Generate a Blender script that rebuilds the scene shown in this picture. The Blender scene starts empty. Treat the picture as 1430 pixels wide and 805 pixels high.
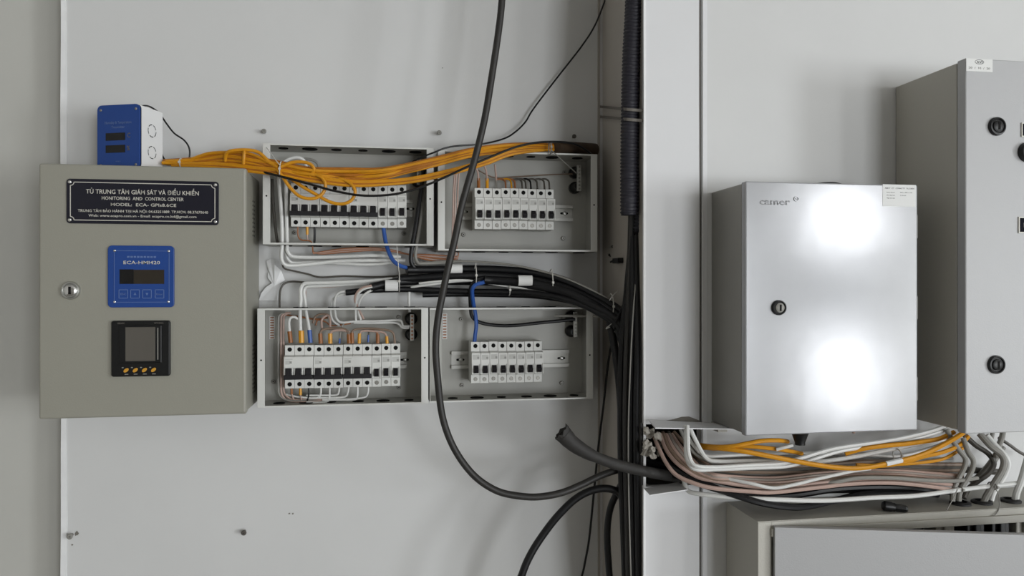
import bpy, bmesh, math, random
from mathutils import Vector, Matrix
random.seed(7)
SC = bpy.context.scene
COL = SC.collection
PI = math.pi
# ------------------------------------------------------------------ camera, light, exposure
F, CX, CY = 1050.0, 715.0, 400.0           # focal length and horizon in pixels of the 1430 x 805 frame
YAW = math.radians(9.4)
CAM = Vector((0, -1.55, 1.5))
cd = bpy.data.cameras.new('camera'); cam = bpy.data.objects.new('camera', cd); COL.objects.link(cam)
cam.location = CAM; cam.rotation_euler = (PI/2, 0, -YAW)
cd.sensor_width = 36; cd.lens = F/1430*36; cd.shift_y = -2.5/1430; cd.clip_start = .02
SC.camera = cam
SC.view_settings.view_transform = 'Standard'; SC.view_settings.look = 'None'
SC.view_settings.gamma = 1; SC.view_settings.use_curve_mapping = False
SC.view_settings.exposure = -0.38
w = bpy.data.worlds.new('world'); SC.world = w; w.use_nodes = True
w.node_tree.nodes['Background'].inputs[0].default_value = (.75, .85, 1, 1)
w.node_tree.nodes['Background'].inputs[1].default_value = 1.0
def area(name, loc, rot, sx, sy, power, color):
    l = bpy.data.lights.new(name, 'AREA'); l.shape = 'RECTANGLE'; l.size = sx; l.size_y = sy
    l.energy = power; l.color = color
    o = bpy.data.objects.new(name, l); COL.objects.link(o); o.location = loc; o.rotation_euler = rot
    return o
# daylight through the two panes of the glazed door and the side window, plus an added fill behind (room box: x -2.6..7.2, y -7..0, z 0..3.4)
RX0, RX1, RY0, RZ1 = -2.6, 7.2, -7.0, 3.4
area('daylight_door_top', (5.06, RY0+.03, 2.28), (PI/2, 0, 0), .75, .74, 36, (.98, .99, 1))
area('daylight_door_bottom', (5.04, RY0+.03, .55), (PI/2, 0, 0), .62, .95, 36, (.98, .99, 1))
area('fill_light_behind', (2.6, RY0+.03, 1.12), (PI/2, 0, 0), 1.6, 2.0, 190, (.945, .975, 1))  # fill added behind the camera for less grazing light; no known window there
area('daylight_window_side', (RX1-.03, -6.0, 1.12), (PI/2, 0, PI/2), 1.6, 2.0, 330, (.93, .97, 1))

FW = Vector((math.sin(YAW), math.cos(YAW), 0)); RT = Vector((math.cos(YAW), -math.sin(YAW), 0))
def P(px, py, d):
    """world point seen at a pixel of the photograph, d metres proud of the main wall"""
    u = (px-CX)/F; v = (py-CY)/F
    t = (-CAM.y-d)/(FW.y + RT.y*u)
    return CAM + t*(FW + u*RT - v*Vector((0, 0, 1)))
def X(px, d): return P(px, CY, d).x
def Zt(px, py, d): return P(px, py, d).z

# ------------------------------------------------------------------ materials
def lin(c):
    return tuple((x/255/12.92 if x/255 <= .04045 else ((x/255+.055)/1.055)**2.4) for x in c)
MATS = {}
def mat(name, rgb, rough=.5, metal=0., bump=0., bscale=60., vary=0., vscale=4., spec=.5, coat=0.):
    if name in MATS: return MATS[name]
    m = bpy.data.materials.new(name); m.use_nodes = True; nt = m.node_tree; b = nt.nodes['Principled BSDF']
    c = lin(rgb); b.inputs['Base Color'].default_value = (*c, 1)
    b.inputs['Roughness'].default_value = rough; b.inputs['Metallic'].default_value = metal
    b.inputs['Specular IOR Level'].default_value = spec; b.inputs['Coat Weight'].default_value = coat
    tc = nt.nodes.new('ShaderNodeTexCoord')
    if vary:
        n = nt.nodes.new('ShaderNodeTexNoise'); n.inputs['Scale'].default_value = vscale; n.inputs['Detail'].default_value = 5
        nt.links.new(tc.outputs['Object'], n.inputs['Vector'])
        r = nt.nodes.new('ShaderNodeValToRGB'); e = r.color_ramp.elements
        e[0].position = .3; e[1].position = .7
        e[0].color = (*[x*(1-vary) for x in c], 1); e[1].color = (*[min(1, x*(1+vary*.6)) for x in c], 1)
        nt.links.new(n.outputs['Fac'], r.inputs['Fac']); nt.links.new(r.outputs['Color'], b.inputs['Base Color'])
    if bump:
        n2 = nt.nodes.new('ShaderNodeTexNoise'); n2.inputs['Scale'].default_value = bscale; n2.inputs['Detail'].default_value = 3
        nt.links.new(tc.outputs['Object'], n2.inputs['Vector'])
        bp = nt.nodes.new('ShaderNodeBump'); bp.inputs['Strength'].default_value = bump; bp.inputs['Distance'].default_value = .002
        nt.links.new(n2.outputs['Fac'], bp.inputs['Height']); nt.links.new(bp.outputs['Normal'], b.inputs['Normal'])
    MATS[name] = m
    return m
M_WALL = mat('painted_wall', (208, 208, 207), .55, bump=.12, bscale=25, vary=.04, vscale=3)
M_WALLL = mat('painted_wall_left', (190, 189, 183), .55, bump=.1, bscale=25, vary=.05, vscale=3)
M_WALL2 = mat('painted_wall_panel', (214, 214, 215), .5, bump=.08, bscale=25, vary=.03, vscale=3)
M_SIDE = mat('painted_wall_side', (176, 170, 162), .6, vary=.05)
M_TRIM = mat('gloss_white_trim', (226, 226, 226), .35, vary=.06, vscale=30)
M_CRACK = mat('dark_joint', (88, 84, 78), .9)
M_FAR = mat('far_wall_paint', (190, 187, 181), .8)
M_FLOOR = mat('floor_tile', (150, 146, 139), .4, vary=.08)
M_CEIL = mat('ceiling_paint', (195, 193, 189), .8)
M_BEIGE = mat('beige_grey_enamel', (150, 148, 137), .42, bump=.1, bscale=500)
M_GREY = mat('light_grey_enamel', (176, 176, 177), .45, bump=.10, bscale=420)
M_GREYB = mat('light_grey_body_enamel', (176, 173, 164), .45, bump=.2, bscale=420)
M_BOX_LIT = mat('breaker_box_enamel_lit', (208, 208, 204), .4)  # box enamel made whiter for the light on the outer lips
M_BLACKH = mat('dull_black_rubber', (9, 9, 10), .9, spec=.15)
M_BOX = mat('breaker_box_enamel', (172, 171, 165), .45, vary=.04, vscale=8)
M_ZINC = mat('galvanised_sheet', (166, 167, 170), .17, metal=.26, bump=.32, bscale=7, vary=.05, vscale=12)
M_ZINCS = mat('galvanised_side', (150, 148, 142), .42, metal=.6, vary=.06, vscale=9)
M_STEEL = mat('zinc_steel', (190, 190, 186), .3, metal=.9)
M_RAIL = mat('rail_steel', (188, 187, 182), .5, metal=.35)
M_CHROME = mat('chrome', (225, 225, 225), .12, metal=1)
M_PLAST = mat('breaker_plastic', (214, 214, 210), .45)
M_PLASTW = mat('white_plastic', (228, 228, 228), .45)
M_TOGGLE = mat('toggle_plastic', (24, 22, 26), .45, spec=.35)
M_HOLE = mat('terminal_dark', (20, 19, 18), .8, spec=.2)
M_SCREWG = mat('terminal_screw_grey', (140, 138, 132), .4, metal=.4)
M_PRINT = mat('grey_print', (150, 150, 146), .6)
M_PRINTL = mat('pale_print', (190, 190, 186), .6)
M_BLACK = mat('black_plastic', (13, 13, 14), .4, spec=.4)
M_BLACKR = mat('black_rubber', (26, 25, 27), .55)
M_CABLE = mat('black_sheath', (13, 13, 16), .45, spec=.4, vary=.15, vscale=30)
M_CABLEG = mat('worn_black_sheath', (46, 44, 42), .5, spec=.4, vary=.12, vscale=30)
M_CONDUIT = mat('corrugated_black', (38, 37, 46), .55)
M_TORN = mat('dusty_conduit', (44, 42, 40), .7, bump=.5, bscale=80, vary=.25, vscale=40)
M_YEL = mat('yellow_sheath', (208, 142, 16), .45, vary=.10, vscale=60)
M_YEL_SHADE = mat('yellow_sheath_shaded', (170, 104, 20), .5, vary=.18, vscale=50)  # yellow darkened to stand for shading among the bundled strands
M_YELS = mat('yellow_sleeve', (214, 150, 20), .4)
M_WHITE = mat('white_sheath', (216, 216, 213), .4)
M_GREYC = mat('grey_sheath', (138, 136, 130), .45)
M_DGREY = mat('dark_grey_sheath', (84, 80, 74), .5)
M_PINK = mat('pinkish_beige_sheath', (180, 154, 143), .45, vary=.08, vscale=50)
M_PINKG = mat('greyed_beige_sheath', (160, 150, 142), .45, vary=.08, vscale=50)
M_TAN = mat('tan_sheath', (132, 112, 96), .5, vary=.12, vscale=50)
M_COPPER = mat('orange_brown_wire', (156, 102, 66), .45)
M_BROWN = mat('brown_sleeve', (146, 88, 34), .45)
M_BUNDLE_SHADE = mat('bundle_shade_brown', (66, 50, 36), .7, bump=.3, bscale=120, vary=.3, vscale=60)  # dark brown for the shade painted over the yellow bundle end
M_BLUE = mat('blue_sheath', (42, 84, 158), .4)
M_BLUEP = mat('blue_faceplate', (26, 66, 138), .38, bump=.05, bscale=500)
M_LBLUE = mat('pale_blue_print', (92, 116, 166), .5)
M_NAVY = mat('navy_nameplate', (20, 20, 34), .3)
M_SILVER = mat('silver_print', (205, 202, 192), .4)
M_SCREEN = mat('dark_screen', (16, 15, 16), .15)
M_LCD = mat('lcd_brown', (46, 40, 32), .25)
M_GLASSG = mat('grey_lcd', (92, 88, 82), .2)
M_AMBER = mat('amber_button', (206, 150, 50), .35)
M_PAPER = mat('paper_label', (222, 222, 220), .6)
M_INK = mat('ink', (70, 70, 72), .6)
M_TIE = mat('natural_nylon', (196, 194, 188), .4)
M_DUST = mat('dusty_tape', (104, 99, 92), .6)
M_PLASTER = mat('chipped_plaster', (120, 116, 108), .9, bump=.5, bscale=200)

# ------------------------------------------------------------------ mesh helpers
class B:
    def __init__(s): s.bm = bmesh.new()
    def box(s, x0, x1, y0, y1, z0, z1, rot=None):
        vs = [s.bm.verts.new(v) for v in ((x0,y0,z0),(x1,y0,z0),(x1,y1,z0),(x0,y1,z0),(x0,y0,z1),(x1,y0,z1),(x1,y1,z1),(x0,y1,z1))]
        for f in ((3,2,1,0),(4,5,6,7),(0,1,5,4),(1,2,6,5),(2,3,7,6),(3,0,4,7)): s.bm.faces.new([vs[i] for i in f])
        return s
    def prism(s, poly, y0, y1):                     # outline in XZ, from y0 (front) to y1
        a = [s.bm.verts.new((x, y0, z)) for x, z in poly]; b = [s.bm.verts.new((x, y1, z)) for x, z in poly]
        n = len(poly); s.bm.faces.new(a); s.bm.faces.new(list(reversed(b)))
        for i in range(n): s.bm.faces.new((a[i], b[i], b[(i+1)%n], a[(i+1)%n]))
        return s
    def profile(s, prof, x0, x1):                   # outline in YZ, extruded along x
        a = [s.bm.verts.new((x0, y, z)) for y, z in prof]; b = [s.bm.verts.new((x1, y, z)) for y, z in prof]
        n = len(prof); s.bm.faces.new(a); s.bm.faces.new(list(reversed(b)))
        for i in range(n): s.bm.faces.new((a[i], b[i], b[(i+1)%n], a[(i+1)%n]))
        return s
    def cyl(s, c, axis, prof, seg=16, cap=True):    # lathe: prof = [(r, along axis)]
        c = Vector(c); ax = Vector(axis).normalized()
        u = ax.orthogonal().normalized(); v = ax.cross(u)
        rings = []
        for r, h in prof:
            rings.append([s.bm.verts.new(c + ax*h + r*(math.cos(2*PI*k/seg)*u + math.sin(2*PI*k/seg)*v)) for k in range(seg)])
        for a, b in zip(rings, rings[1:]):
            for k in range(seg): s.bm.faces.new((a[k], a[(k+1)%seg], b[(k+1)%seg], b[k]))
        if cap:
            s.bm.faces.new(list(reversed(rings[0]))); s.bm.faces.new(rings[-1])
        return s
    def tube(s, pts, r, seg=8, closed=False, flat=1.0):
        pts = [Vector(p) for p in pts]; n = len(pts); rings = []; pu = None
        for i, p in enumerate(pts):
            if closed: t = pts[(i+1)%n]-pts[i-1]
            else: t = pts[min(i+1, n-1)]-pts[max(i-1, 0)]
            t.normalize()
            if pu is None: u = t.orthogonal().normalized()
            else:
                u = pu - t*pu.dot(t)
                u = u.normalized() if u.length > 1e-6 else t.orthogonal().normalized()
            pu = u; v = t.cross(u); rr = r[i] if isinstance(r, (list, tuple)) else r
            rings.append([s.bm.verts.new(p + rr*(math.cos(2*PI*k/seg)*u + flat*math.sin(2*PI*k/seg)*v)) for k in range(seg)])
        m = n if closed else n-1
        for i in range(m):
            a, b = rings[i], rings[(i+1)%n]
            for k in range(seg): s.bm.faces.new((a[k], a[(k+1)%seg], b[(k+1)%seg], b[k]))
        if not closed:
            s.bm.faces.new(list(reversed(rings[0]))); s.bm.faces.new(rings[-1])
        return s
    def ring(s, c, axis, r0, r1, h, seg=24):        # flat ring with thickness
        return s.cyl(c, axis, [(r0, 0), (r1, 0), (r1, h), (r0, h), (r0, 0)], seg, cap=False)
    def mesh(s, name, m, smooth=False):
        bmesh.ops.recalc_face_normals(s.bm, faces=s.bm.faces)
        me = bpy.data.meshes.new(name); s.bm.to_mesh(me); s.bm.free(); me.materials.append(m)
        if smooth:
            for p in me.polygons: p.use_smooth = True
        return me
OFF = {}
def tag(o, label=None, cat=None, group=None, kind=None):
    if label: o['label'] = label
    if cat: o['category'] = cat
    if group: o['group'] = group
    if kind: o['kind'] = kind
    return o
def empty(name, label, cat, loc=(0,0,0), rz=0, group=None):
    o = bpy.data.objects.new(name, None); COL.objects.link(o); o.empty_display_size = .02
    o.location = loc; o.rotation_euler = (0, 0, rz); OFF[o.name] = Vector(loc)
    return tag(o, label, cat, group)
def obj(name, b, m, parent=None, smooth=False, bevel=0, local=False, seg=2, kind=None, label=None, auto=False):
    """ONE mesh object; world coordinates are made relative to a plain (unrotated) parent unless local"""
    if parent is not None and not local:
        bmesh.ops.translate(b.bm, verts=b.bm.verts, vec=-OFF[parent.name])
    me = b.mesh(name, m, smooth)
    o = bpy.data.objects.new(name, me); COL.objects.link(o)
    if parent is not None:
        o.parent = parent; OFF[o.name] = OFF[parent.name]
    else: OFF[o.name] = Vector((0,0,0))
    if bevel:
        md = o.modifiers.new('bevel', 'BEVEL'); md.width = bevel; md.segments = seg; md.limit_method = 'ANGLE'; md.angle_limit = .6
    if auto: me.set_sharp_from_angle(angle=math.radians(35))
    if kind: o['kind'] = kind
    if label: o['label'] = label
    return o
def struct(name, b, m, **k):
    return obj(name, b, m, kind='structure', **k)
def recenter(o):
    """put a single-mesh thing's origin at its own base"""
    vs = [v.co for v in o.data.vertices]
    c = Vector(((min(v.x for v in vs)+max(v.x for v in vs))/2, (min(v.y for v in vs)+max(v.y for v in vs))/2, min(v.z for v in vs)))
    o.data.transform(Matrix.Translation(-c)); o.location = c; OFF[o.name] = c
    return o
def copy_tree(o, parent=None):
    c = o.copy(); COL.objects.link(c)
    if parent is not None: c.parent = parent
    for ch in list(o.children): copy_tree(ch, c)
    return c
def text(body, width, height, cx, y, cz, m, parent, name='lettering', local=False, depth=.0003, stretch=True):
    cu = bpy.data.curves.new('t', 'FONT'); cu.body = body; cu.align_x = 'CENTER'; cu.size = 1; cu.offset = .012; cu.resolution_u = 2
    t = bpy.data.objects.new('t', cu); COL.objects.link(t)
    dg = bpy.context.evaluated_depsgraph_get(); me = bpy.data.meshes.new_from_object(t.evaluated_get(dg))
    bpy.data.objects.remove(t); bpy.data.curves.remove(cu)
    b = B(); b.bm.from_mesh(me); bpy.data.meshes.remove(me)
    vs = b.bm.verts; xs = [v.co.x for v in vs]; x0, x1 = min(xs), max(xs)
    sx = width/(x1-x0); sz = height/.73            # capital height of the built-in font
    for v in vs:
        v.co = Vector((cx+(v.co.x-(x0+x1)/2)*sx, y, cz-height/2+v.co.y*sz))
    if depth:
        r = bmesh.ops.extrude_face_region(b.bm, geom=b.bm.faces[:])
        bmesh.ops.translate(b.bm, verts=[g for g in r['geom'] if isinstance(g, bmesh.types.BMVert)], vec=(0, -depth, 0))
    return obj(name, b, m, parent, local=local)
def rrect(x0, x1, z0, z1, r, n=5):
    out = []
    for cx, cz, a in ((x1-r, z1-r, 0), (x0+r, z1-r, 90), (x0+r, z0+r, 180), (x1-r, z0+r, 270)):
        for k in range(n+1):
            t = math.radians(a+90*k/n); out.append((cx+r*math.cos(t), cz+r*math.sin(t)))
    return out
def spline(ctrl, per=8):
    p = [Vector(c) for c in ctrl]
    if len(p) == 2: return [p[0].lerp(p[1], k/4) for k in range(5)]
    out = []
    q = [p[0]*2-p[1]] + p + [p[-1]*2-p[-2]]
    for i in range(1, len(q)-2):
        a, b, c, d = q[i-1], q[i], q[i+1], q[i+2]
        n = max(2, min(per, int((c-b).length/.006)+2))
        for k in range(n):
            t = k/n
            out.append(.5*((2*b)+(c-a)*t+(2*a-5*b+4*c-d)*t*t+(3*b-a-3*c+d)*t**3))
    out.append(p[-1])
    return out
def path(pts, d=None):
    return [P(p[0], p[1], p[2] if len(p) > 2 else d) for p in pts]
NC = [0]
def cable(name, label, m, pts, r, d=None, group=None, cat='cable', seg=8, sleeves=()):
    """one cable; pts are (pixel x, pixel y[, metres proud of wall]); sleeves = (material, name, label, px0.. path pts, r)"""
    b = B(); b.tube(spline(path(pts, d)), r, seg)
    o = obj(name, b, m, smooth=True, auto=True); recenter(o); tag(o, label, cat, group)
    for sm, sn, spts, sr in sleeves:
        bb = B(); bb.tube(spline(path(spts, d)), sr, seg); obj(sn, bb, sm, o, smooth=True, auto=True)
    return o

# ------------------------------------------------------------------ room shell
DR = .265                                            # how far the boxed-out right part stands proud of the main wall
XC = X(838, 0); XF = X(900, DR)                      # its left edge
XE = X(89, 0)                                        # joint between the two left panels
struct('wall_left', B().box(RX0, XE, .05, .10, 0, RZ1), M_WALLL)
struct('wall_middle', B().box(XE, XC+.02, 0, .10, 0, RZ1), M_WALL)
XJ = X(979, DR)
HZ0, HZ1 = Zt(935, 679, DR), Zt(935, 592, DR)        # the rough cable opening in the boxed-out panel
HX1 = X(981, DR)
# boxed-out panel: front skin in two sheets with the opening cut into the first
struct('wall_column_front', B().box(XF, XJ-.0012, -DR, -DR+.012, HZ1, RZ1).box(XF, XJ-.0012, -DR, -DR+.012, 0, HZ0)
       .box(HX1-.006, XJ-.0012, -DR, -DR+.012, HZ0, HZ1), M_WALL2)
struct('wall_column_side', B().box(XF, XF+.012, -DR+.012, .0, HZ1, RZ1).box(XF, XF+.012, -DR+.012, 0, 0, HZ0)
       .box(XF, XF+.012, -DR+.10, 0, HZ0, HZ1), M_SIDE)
struct('wall_column_core', B().box(XF+.012, RX1, -DR+.013, .1, HZ1+.01, RZ1).box(XF+.012, RX1, -DR+.013, .1, 0, HZ0-.01)
       .box(XF+.25, RX1, -DR+.013, .1, HZ0-.01, HZ1+.01).box(XF+.012, XF+.25, -.03, .1, HZ0-.01, HZ1+.01), M_CRACK)
struct('wall_right', B().box(XJ+.0012, RX1, -DR, -DR+.013, 0, RZ1), M_WALL)
struct('wall_side_left', B().box(RX0-.1, RX0, RY0, .1, 0, RZ1), M_FAR)
# right side wall with a window opening, wall behind the camera with glazed door and an opening added for the fill light
wx0, wx1, wz0, wz1 = -6.8, -5.2, .12, 2.12
struct('wall_side_right', B().box(RX1, RX1+.1, RY0, wx0, 0, RZ1).box(RX1, RX1+.1, wx1, .1, 0, RZ1)
       .box(RX1, RX1+.1, wx0, wx1, 0, wz0).box(RX1, RX1+.1, wx0, wx1, wz1, RZ1), M_WALL)
struct('wall_behind', B().box(RX0, 1.8, RY0-.1, RY0, 0, RZ1).box(1.8, 3.4, RY0-.1, RY0, 0, .12).box(1.8, 3.4, RY0-.1, RY0, 2.12, RZ1)
       .box(3.4, 4.64, RY0-.1, RY0, 0, RZ1).box(4.64, 5.48, RY0-.1, RY0, 2.70, RZ1).box(5.48, RX1, RY0-.1, RY0, 0, RZ1), M_FAR)
struct('floor', B().box(RX0, RX1, RY0, .1, -.1, 0), M_FLOOR)
struct('ceiling', B().box(RX0, RX1, RY0, .1, RZ1, RZ1+.1), M_CEIL)
M_ALU = mat('window_aluminium', (190, 190, 190), .4, metal=.6)
def frame_y(name, x0, x1, z0, z1, bars):
    b = B(); y0, y1 = RY0-.07, RY0-.02
    b.box(x0, x0+.04, y0, y1, z0, z1).box(x1-.04, x1, y0, y1, z0, z1).box(x0, x1, y0, y1, z0, z0+.04).box(x0, x1, y0, y1, z1-.04, z1)
    for z in bars: b.box(x0, x1, y0, y1, z-.31, z+.31)
    return struct(name, b, M_ALU)
frame_y('door_1', 4.64, 5.48, 0.02, 2.70, [1.55]); frame_y('added_window', 1.8, 3.4, .12, 2.12, [])  # second frame is made up around the added fill light
struct('window_1', B().box(RX1+.02, RX1+.07, wx0, wx1, wz0, wz0+.04).box(RX1+.02, RX1+.07, wx0, wx1, wz1-.04, wz1)
       .box(RX1+.02, RX1+.07, wx0, wx0+.04, wz0, wz1).box(RX1+.02, RX1+.07, wx1-.04, wx1, wz0, wz1), M_ALU)
# trims: rough white bead at the left joint, corner beads of the boxed-out part
def strip(px0, px1, d, y0px=-60, y1px=880, name='trim_1', m=M_TRIM, rough=.0012, proud=.004, n=26):
    b = B(); pts = []
    for k in range(n+1):
        z = 0 + RZ1*k/n; j = random.uniform(-rough, rough)
        pts.append((X(px0, d)+j, X(px1, d)+random.uniform(-rough, rough), z))
    for (a0, a1, z0), (c0, c1, z1) in zip(pts, pts[1:]):
        v = [b.bm.verts.new(p) for p in ((a0, -d, z0), (a0, -d-proud, z0), (a1, -d-proud*.6, z0), (a1, -d, z0),
                                         (c0, -d, z1), (c0, -d-proud, z1), (c1, -d-proud*.6, z1), (c1, -d, z1))]
        for f in ((0,1,5,4), (1,2,6,5), (2,3,7,6)): b.bm.faces.new([v[i] for i in f])
    bmesh.ops.remove_doubles(b.bm, verts=b.bm.verts, dist=1e-5)
    return struct(name, b, m)
strip(86, 93.5, 0, name='trim_1')
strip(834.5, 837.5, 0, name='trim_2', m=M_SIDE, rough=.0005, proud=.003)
strip(898.5, 902, DR, name='trim_3', rough=.0006, proud=.002)
strip(976.8, 978.3, DR, name='trim_4', m=M_CRACK, rough=.0003, proud=.0008)
strip(981, 987, DR, name='trim_5', m=M_WALL2, rough=.0003, proud=.002)
# blisters, chips and marks in the wall skin (parts of the wall)
def chip(px, py, r, parent=None):
    b = B(); n = 9; c = P(px, py, 0)
    poly = [(c.x+r*random.uniform(.5, 1.2)*math.cos(2*PI*k/n), c.z+r*random.uniform(.5, 1.2)*math.sin(2*PI*k/n)) for k in range(n)]
    b.prism(poly, -.0009, .001); return struct('trim_6', b, M_PLASTER)
for a in ((88, 723, .003), (404, 717.5, .0018), (409, 718, .002), (107, 745.5, .0045), (98, 751, .004), (618, 95, .0014), (101, 761, .0018)): chip(*a)
# ------------------------------------------------------------------ wall screws
def wall_screw(px, py, label, head=.0052, d=0, m=M_DGREY, group=None):
    c = P(px, py, d); t = empty('wall_screw', label, 'screw', c, group=group)
    obj('shank', B().cyl(c, (0,-1,0), [(head*.5, -.004), (head*.5, .010)], 10), M_SCREWG, t, smooth=True, auto=True)
    obj('head', B().cyl(c, (0,-1,0), [(head*.6, .008), (head, .011), (head, .0125), (head*.7, .014), (head*.25, .014), (head*.2, .0115)], 14), m, t, smooth=True, auto=True)
    return t
wall_screw(370, 185, 'small grey screw sticking out of the wall above the upper left breaker box', .0048, m=M_GREYC)
wall_screw(613, 187, 'small grey screw sticking out of the wall above the gap between the upper boxes', .005, m=M_GREYC)
wall_screw(800, 192, 'dark screw in the shaded wall above the upper right breaker box', .0045)
wall_screw(342, 742, 'dark screw in the bare white wall far below the lower left breaker box', .0052)
wall_screw(101, 747, 'grey screw in chipped plaster beside the white joint strip at lower left', .0055, m=M_GREYC)

# ------------------------------------------------------------------ monitoring cabinet (left)
DC = .15
def rect(px0, px1, py0, py1, d):
    a = P(px0, py0, d); b = P(px1, py1, d); return a.x, b.x, b.z, a.z
x0, x1 = X(54, DC), X(344, DC)
z1 = (Zt(54, 227.5, DC)+Zt(344, 235.5, DC))/2; z0 = (Zt(52, 584.5, DC)+Zt(344, 580, DC))/2
CB = (x0, x1, z0, z1)
t = empty('monitoring_cabinet', 'beige grey wall cabinet with navy nameplate, blue display panel and black meter', 'cabinet', ((x0+x1)/2, -DC/2, z0))
obj('body', B().box(x0+.004, x1-.002, -DC+.018, -.001, z0+.002, z1-.002), M_BEIGE, t, bevel=.003)
door = obj('door', B().box(x0, x1, -DC, -DC+.016, z0, z1), M_BEIGE, t, bevel=.0035, seg=3)
obj('hinge_edge', B().box(x1-.0045, x1-.0022, -DC-.0006, -DC+.01, z0+.004, z1-.004), M_GREYB, door)
vb = B()
for (pa, pb, n) in ((283, 330, 9), (482, 546, 12)):
    for k in range(n):
        for dd in (.055, .040):
            z = Zt(352, pa+(pb-pa)*k/(n-1), .05)
            vb.cyl((x1-.0024, -dd-.018, z), (1,0,0), [(.0019, 0), (.0019, .0008)], 8)
obj('vent_holes', vb, M_HOLE, t, kind='stuff')
# nameplate
nx0, nx1 = X(93.5, DC), X(306, DC); nz0, nz1 = (Zt(94, 311.5, DC)+Zt(306, 315.5, DC))/2, (Zt(94, 249.5, DC)+Zt(306, 254.5, DC))/2
npl = obj('nameplate', B().prism(rrect(nx0, nx1, nz0, nz1, .006), -DC-.0025, -DC), M_NAVY, t, bevel=.0006)
mm = (nx1-nx0)/212
fx0, fx1, fz0, fz1 = nx0+5.5*mm, nx1-5.5*mm, nz0+5*mm, nz1-5*mm; q = 5*mm; yb = -DC-.0027
bb = B(); lw = .55*mm
def seg2(b, ax, az, bx, bz, w, y, h=.0003):
    dx, dz = bx-ax, bz-az; L = math.hypot(dx, dz); nx, nz = -dz/L*w, dx/L*w
    b.prism([(ax-nx, az-nz), (bx-nx, bz-nz), (bx+nx, bz+nz), (ax+nx, az+nz)], y-h, y)
seg2(bb, fx0+q, fz1, fx1-q, fz1, lw, yb); seg2(bb, fx0+q, fz0, fx1-q, fz0, lw, yb)
seg2(bb, fx0, fz0+q, fx0, fz1-q, lw, yb); seg2(bb, fx1, fz0+q, fx1, fz1-q, lw, yb)
for cx, cz, a in ((fx0, fz1, 270), (fx1, fz1, 180), (fx1, fz0, 90), (fx0, fz0, 0)):
    for k in range(4):
        t0, t1 = math.radians(a+k*22.5), math.radians(a+(k+1)*22.5)
        seg2(bb, cx+q*math.cos(t0), cz+q*math.sin(t0), cx+q*math.cos(t1), cz+q*math.sin(t1), lw, yb)
obj('border', bb, M_SILVER, npl)
ncx = (nx0+nx1)/2; nzc = lambda f: nz1-(nz1-nz0)*f
text('TỦ TRUNG TÂM GIÁM SÁT VÀ ĐIỀU KHIỂN', 157*mm, 6.6*mm, ncx-1*mm, yb+.0002, nzc(.275), M_SILVER, npl)
text('MONITORING  AND  CONTROL CENTER', 114*mm, 5.2*mm, ncx-1*mm, yb+.0002, nzc(.42), M_SILVER, npl)
text('MODEL:  ECA- GPIs8.6CE', 91*mm, 4.6*mm, ncx+0*mm, yb+.0002, nzc(.56), M_SILVER, npl)
text('TRUNG TÂM BẢO HÀNH TẠI HÀ NỘI: 04.63251889. TP.HCM: 08.37670640', 181*mm, 4*mm, ncx, yb+.0002, nzc(.71), M_SILVER, npl)
text('Web: www.ecapro.com.vn - Email: ecapro.co.ltd@gmail.com', 150*mm, 3.8*mm, ncx-1*mm, yb+.0002, nzc(.815), M_SILVER, npl)
for cx, cz in ((nx0+4.7*mm, nz1-5*mm), (nx1-4.7*mm, nz1-5*mm), (nx1-4.7*mm, nz0+5*mm), (nx0+4.7*mm, nz0+5*mm)):
    obj('screw', B().cyl((cx, -DC-.0024, cz), (0,-1,0), [(2.9*mm, 0), (2.6*mm, .0012), (1.4*mm, .0022), (.3*mm, .0025)], 14), M_CHROME, npl, smooth=True)
# blue display panel
hx0, hx1, hz0, hz1 = X(151.5, DC), X(244, DC), Zt(198, 429.5, DC), Zt(198, 343.5, DC)
hp = obj('display_panel', B().prism(rrect(hx0, hx1, hz0, hz1, .007), -DC-.004, -DC), M_BLUEP, t, bevel=.0008)
hm = (hx1-hx0)/92.5; hy = -DC-.0043; hX = lambda f: hx0+(hx1-hx0)*f; hZ = lambda f: hz1-(hz1-hz0)*f
b = B()
for a in ((.1, .085, .1, .915), (.925, .085, .925, .915), (.12, .085, .9, .085), (.12, .915, .9, .915)):
    seg2(b, hX(a[0]), hZ(a[1]), hX(a[2]), hZ(a[3]), .35*hm, hy)
obj('border_line', b, M_LBLUE, hp)
b = B()
for k in range(9): b.box(hX(.29+.05*k), hX(.29+.05*k+.036), hy-.0002, hy+.0002, hZ(.197), hZ(.168))
obj('small_print', b, M_LBLUE, hp)
text('ECA-HMI420', 51*hm, 5*hm, hX(.51), hy+.0001, hZ(.272), M_SILVER, hp)
obj('screen', B().box(hX(.18), hX(.85), hy-.0002, hy+.001, hZ(.62), hZ(.39)), M_LCD, hp)
obj('screen_dark_end', B().box(hX(.18), hX(.39), hy-.0004, hy+.001, hZ(.62), hZ(.385)), M_SCREEN, hp)
for k, (f, kind) in enumerate(((.235, 'esc'), (.41, 'up'), (.59, 'down'), (.78, 'enter'))):
    kb = B(); x_0, x_1, zt, zb = hX(f-.065), hX(f+.065), hZ(.715), hZ(.85)
    for a in ((x_0, zt, x_1, zt), (x_0, zb, x_1, zb), (x_0, zt, x_0, zb), (x_1, zt, x_1, zb)): seg2(kb, *a, .45*hm, hy)
    if kind == 'up': kb.prism([(hX(f)-2*hm, hZ(.80)), (hX(f)+2*hm, hZ(.80)), (hX(f), hZ(.755))], hy-.0003, hy)
    if kind == 'down': kb.prism([(hX(f)-2*hm, hZ(.765)), (hX(f), hZ(.81)), (hX(f)+2*hm, hZ(.765))], hy-.0003, hy)
    obj('key', kb, M_LBLUE if kind in ('esc', 'enter') else M_LBLUE, hp)
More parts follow.
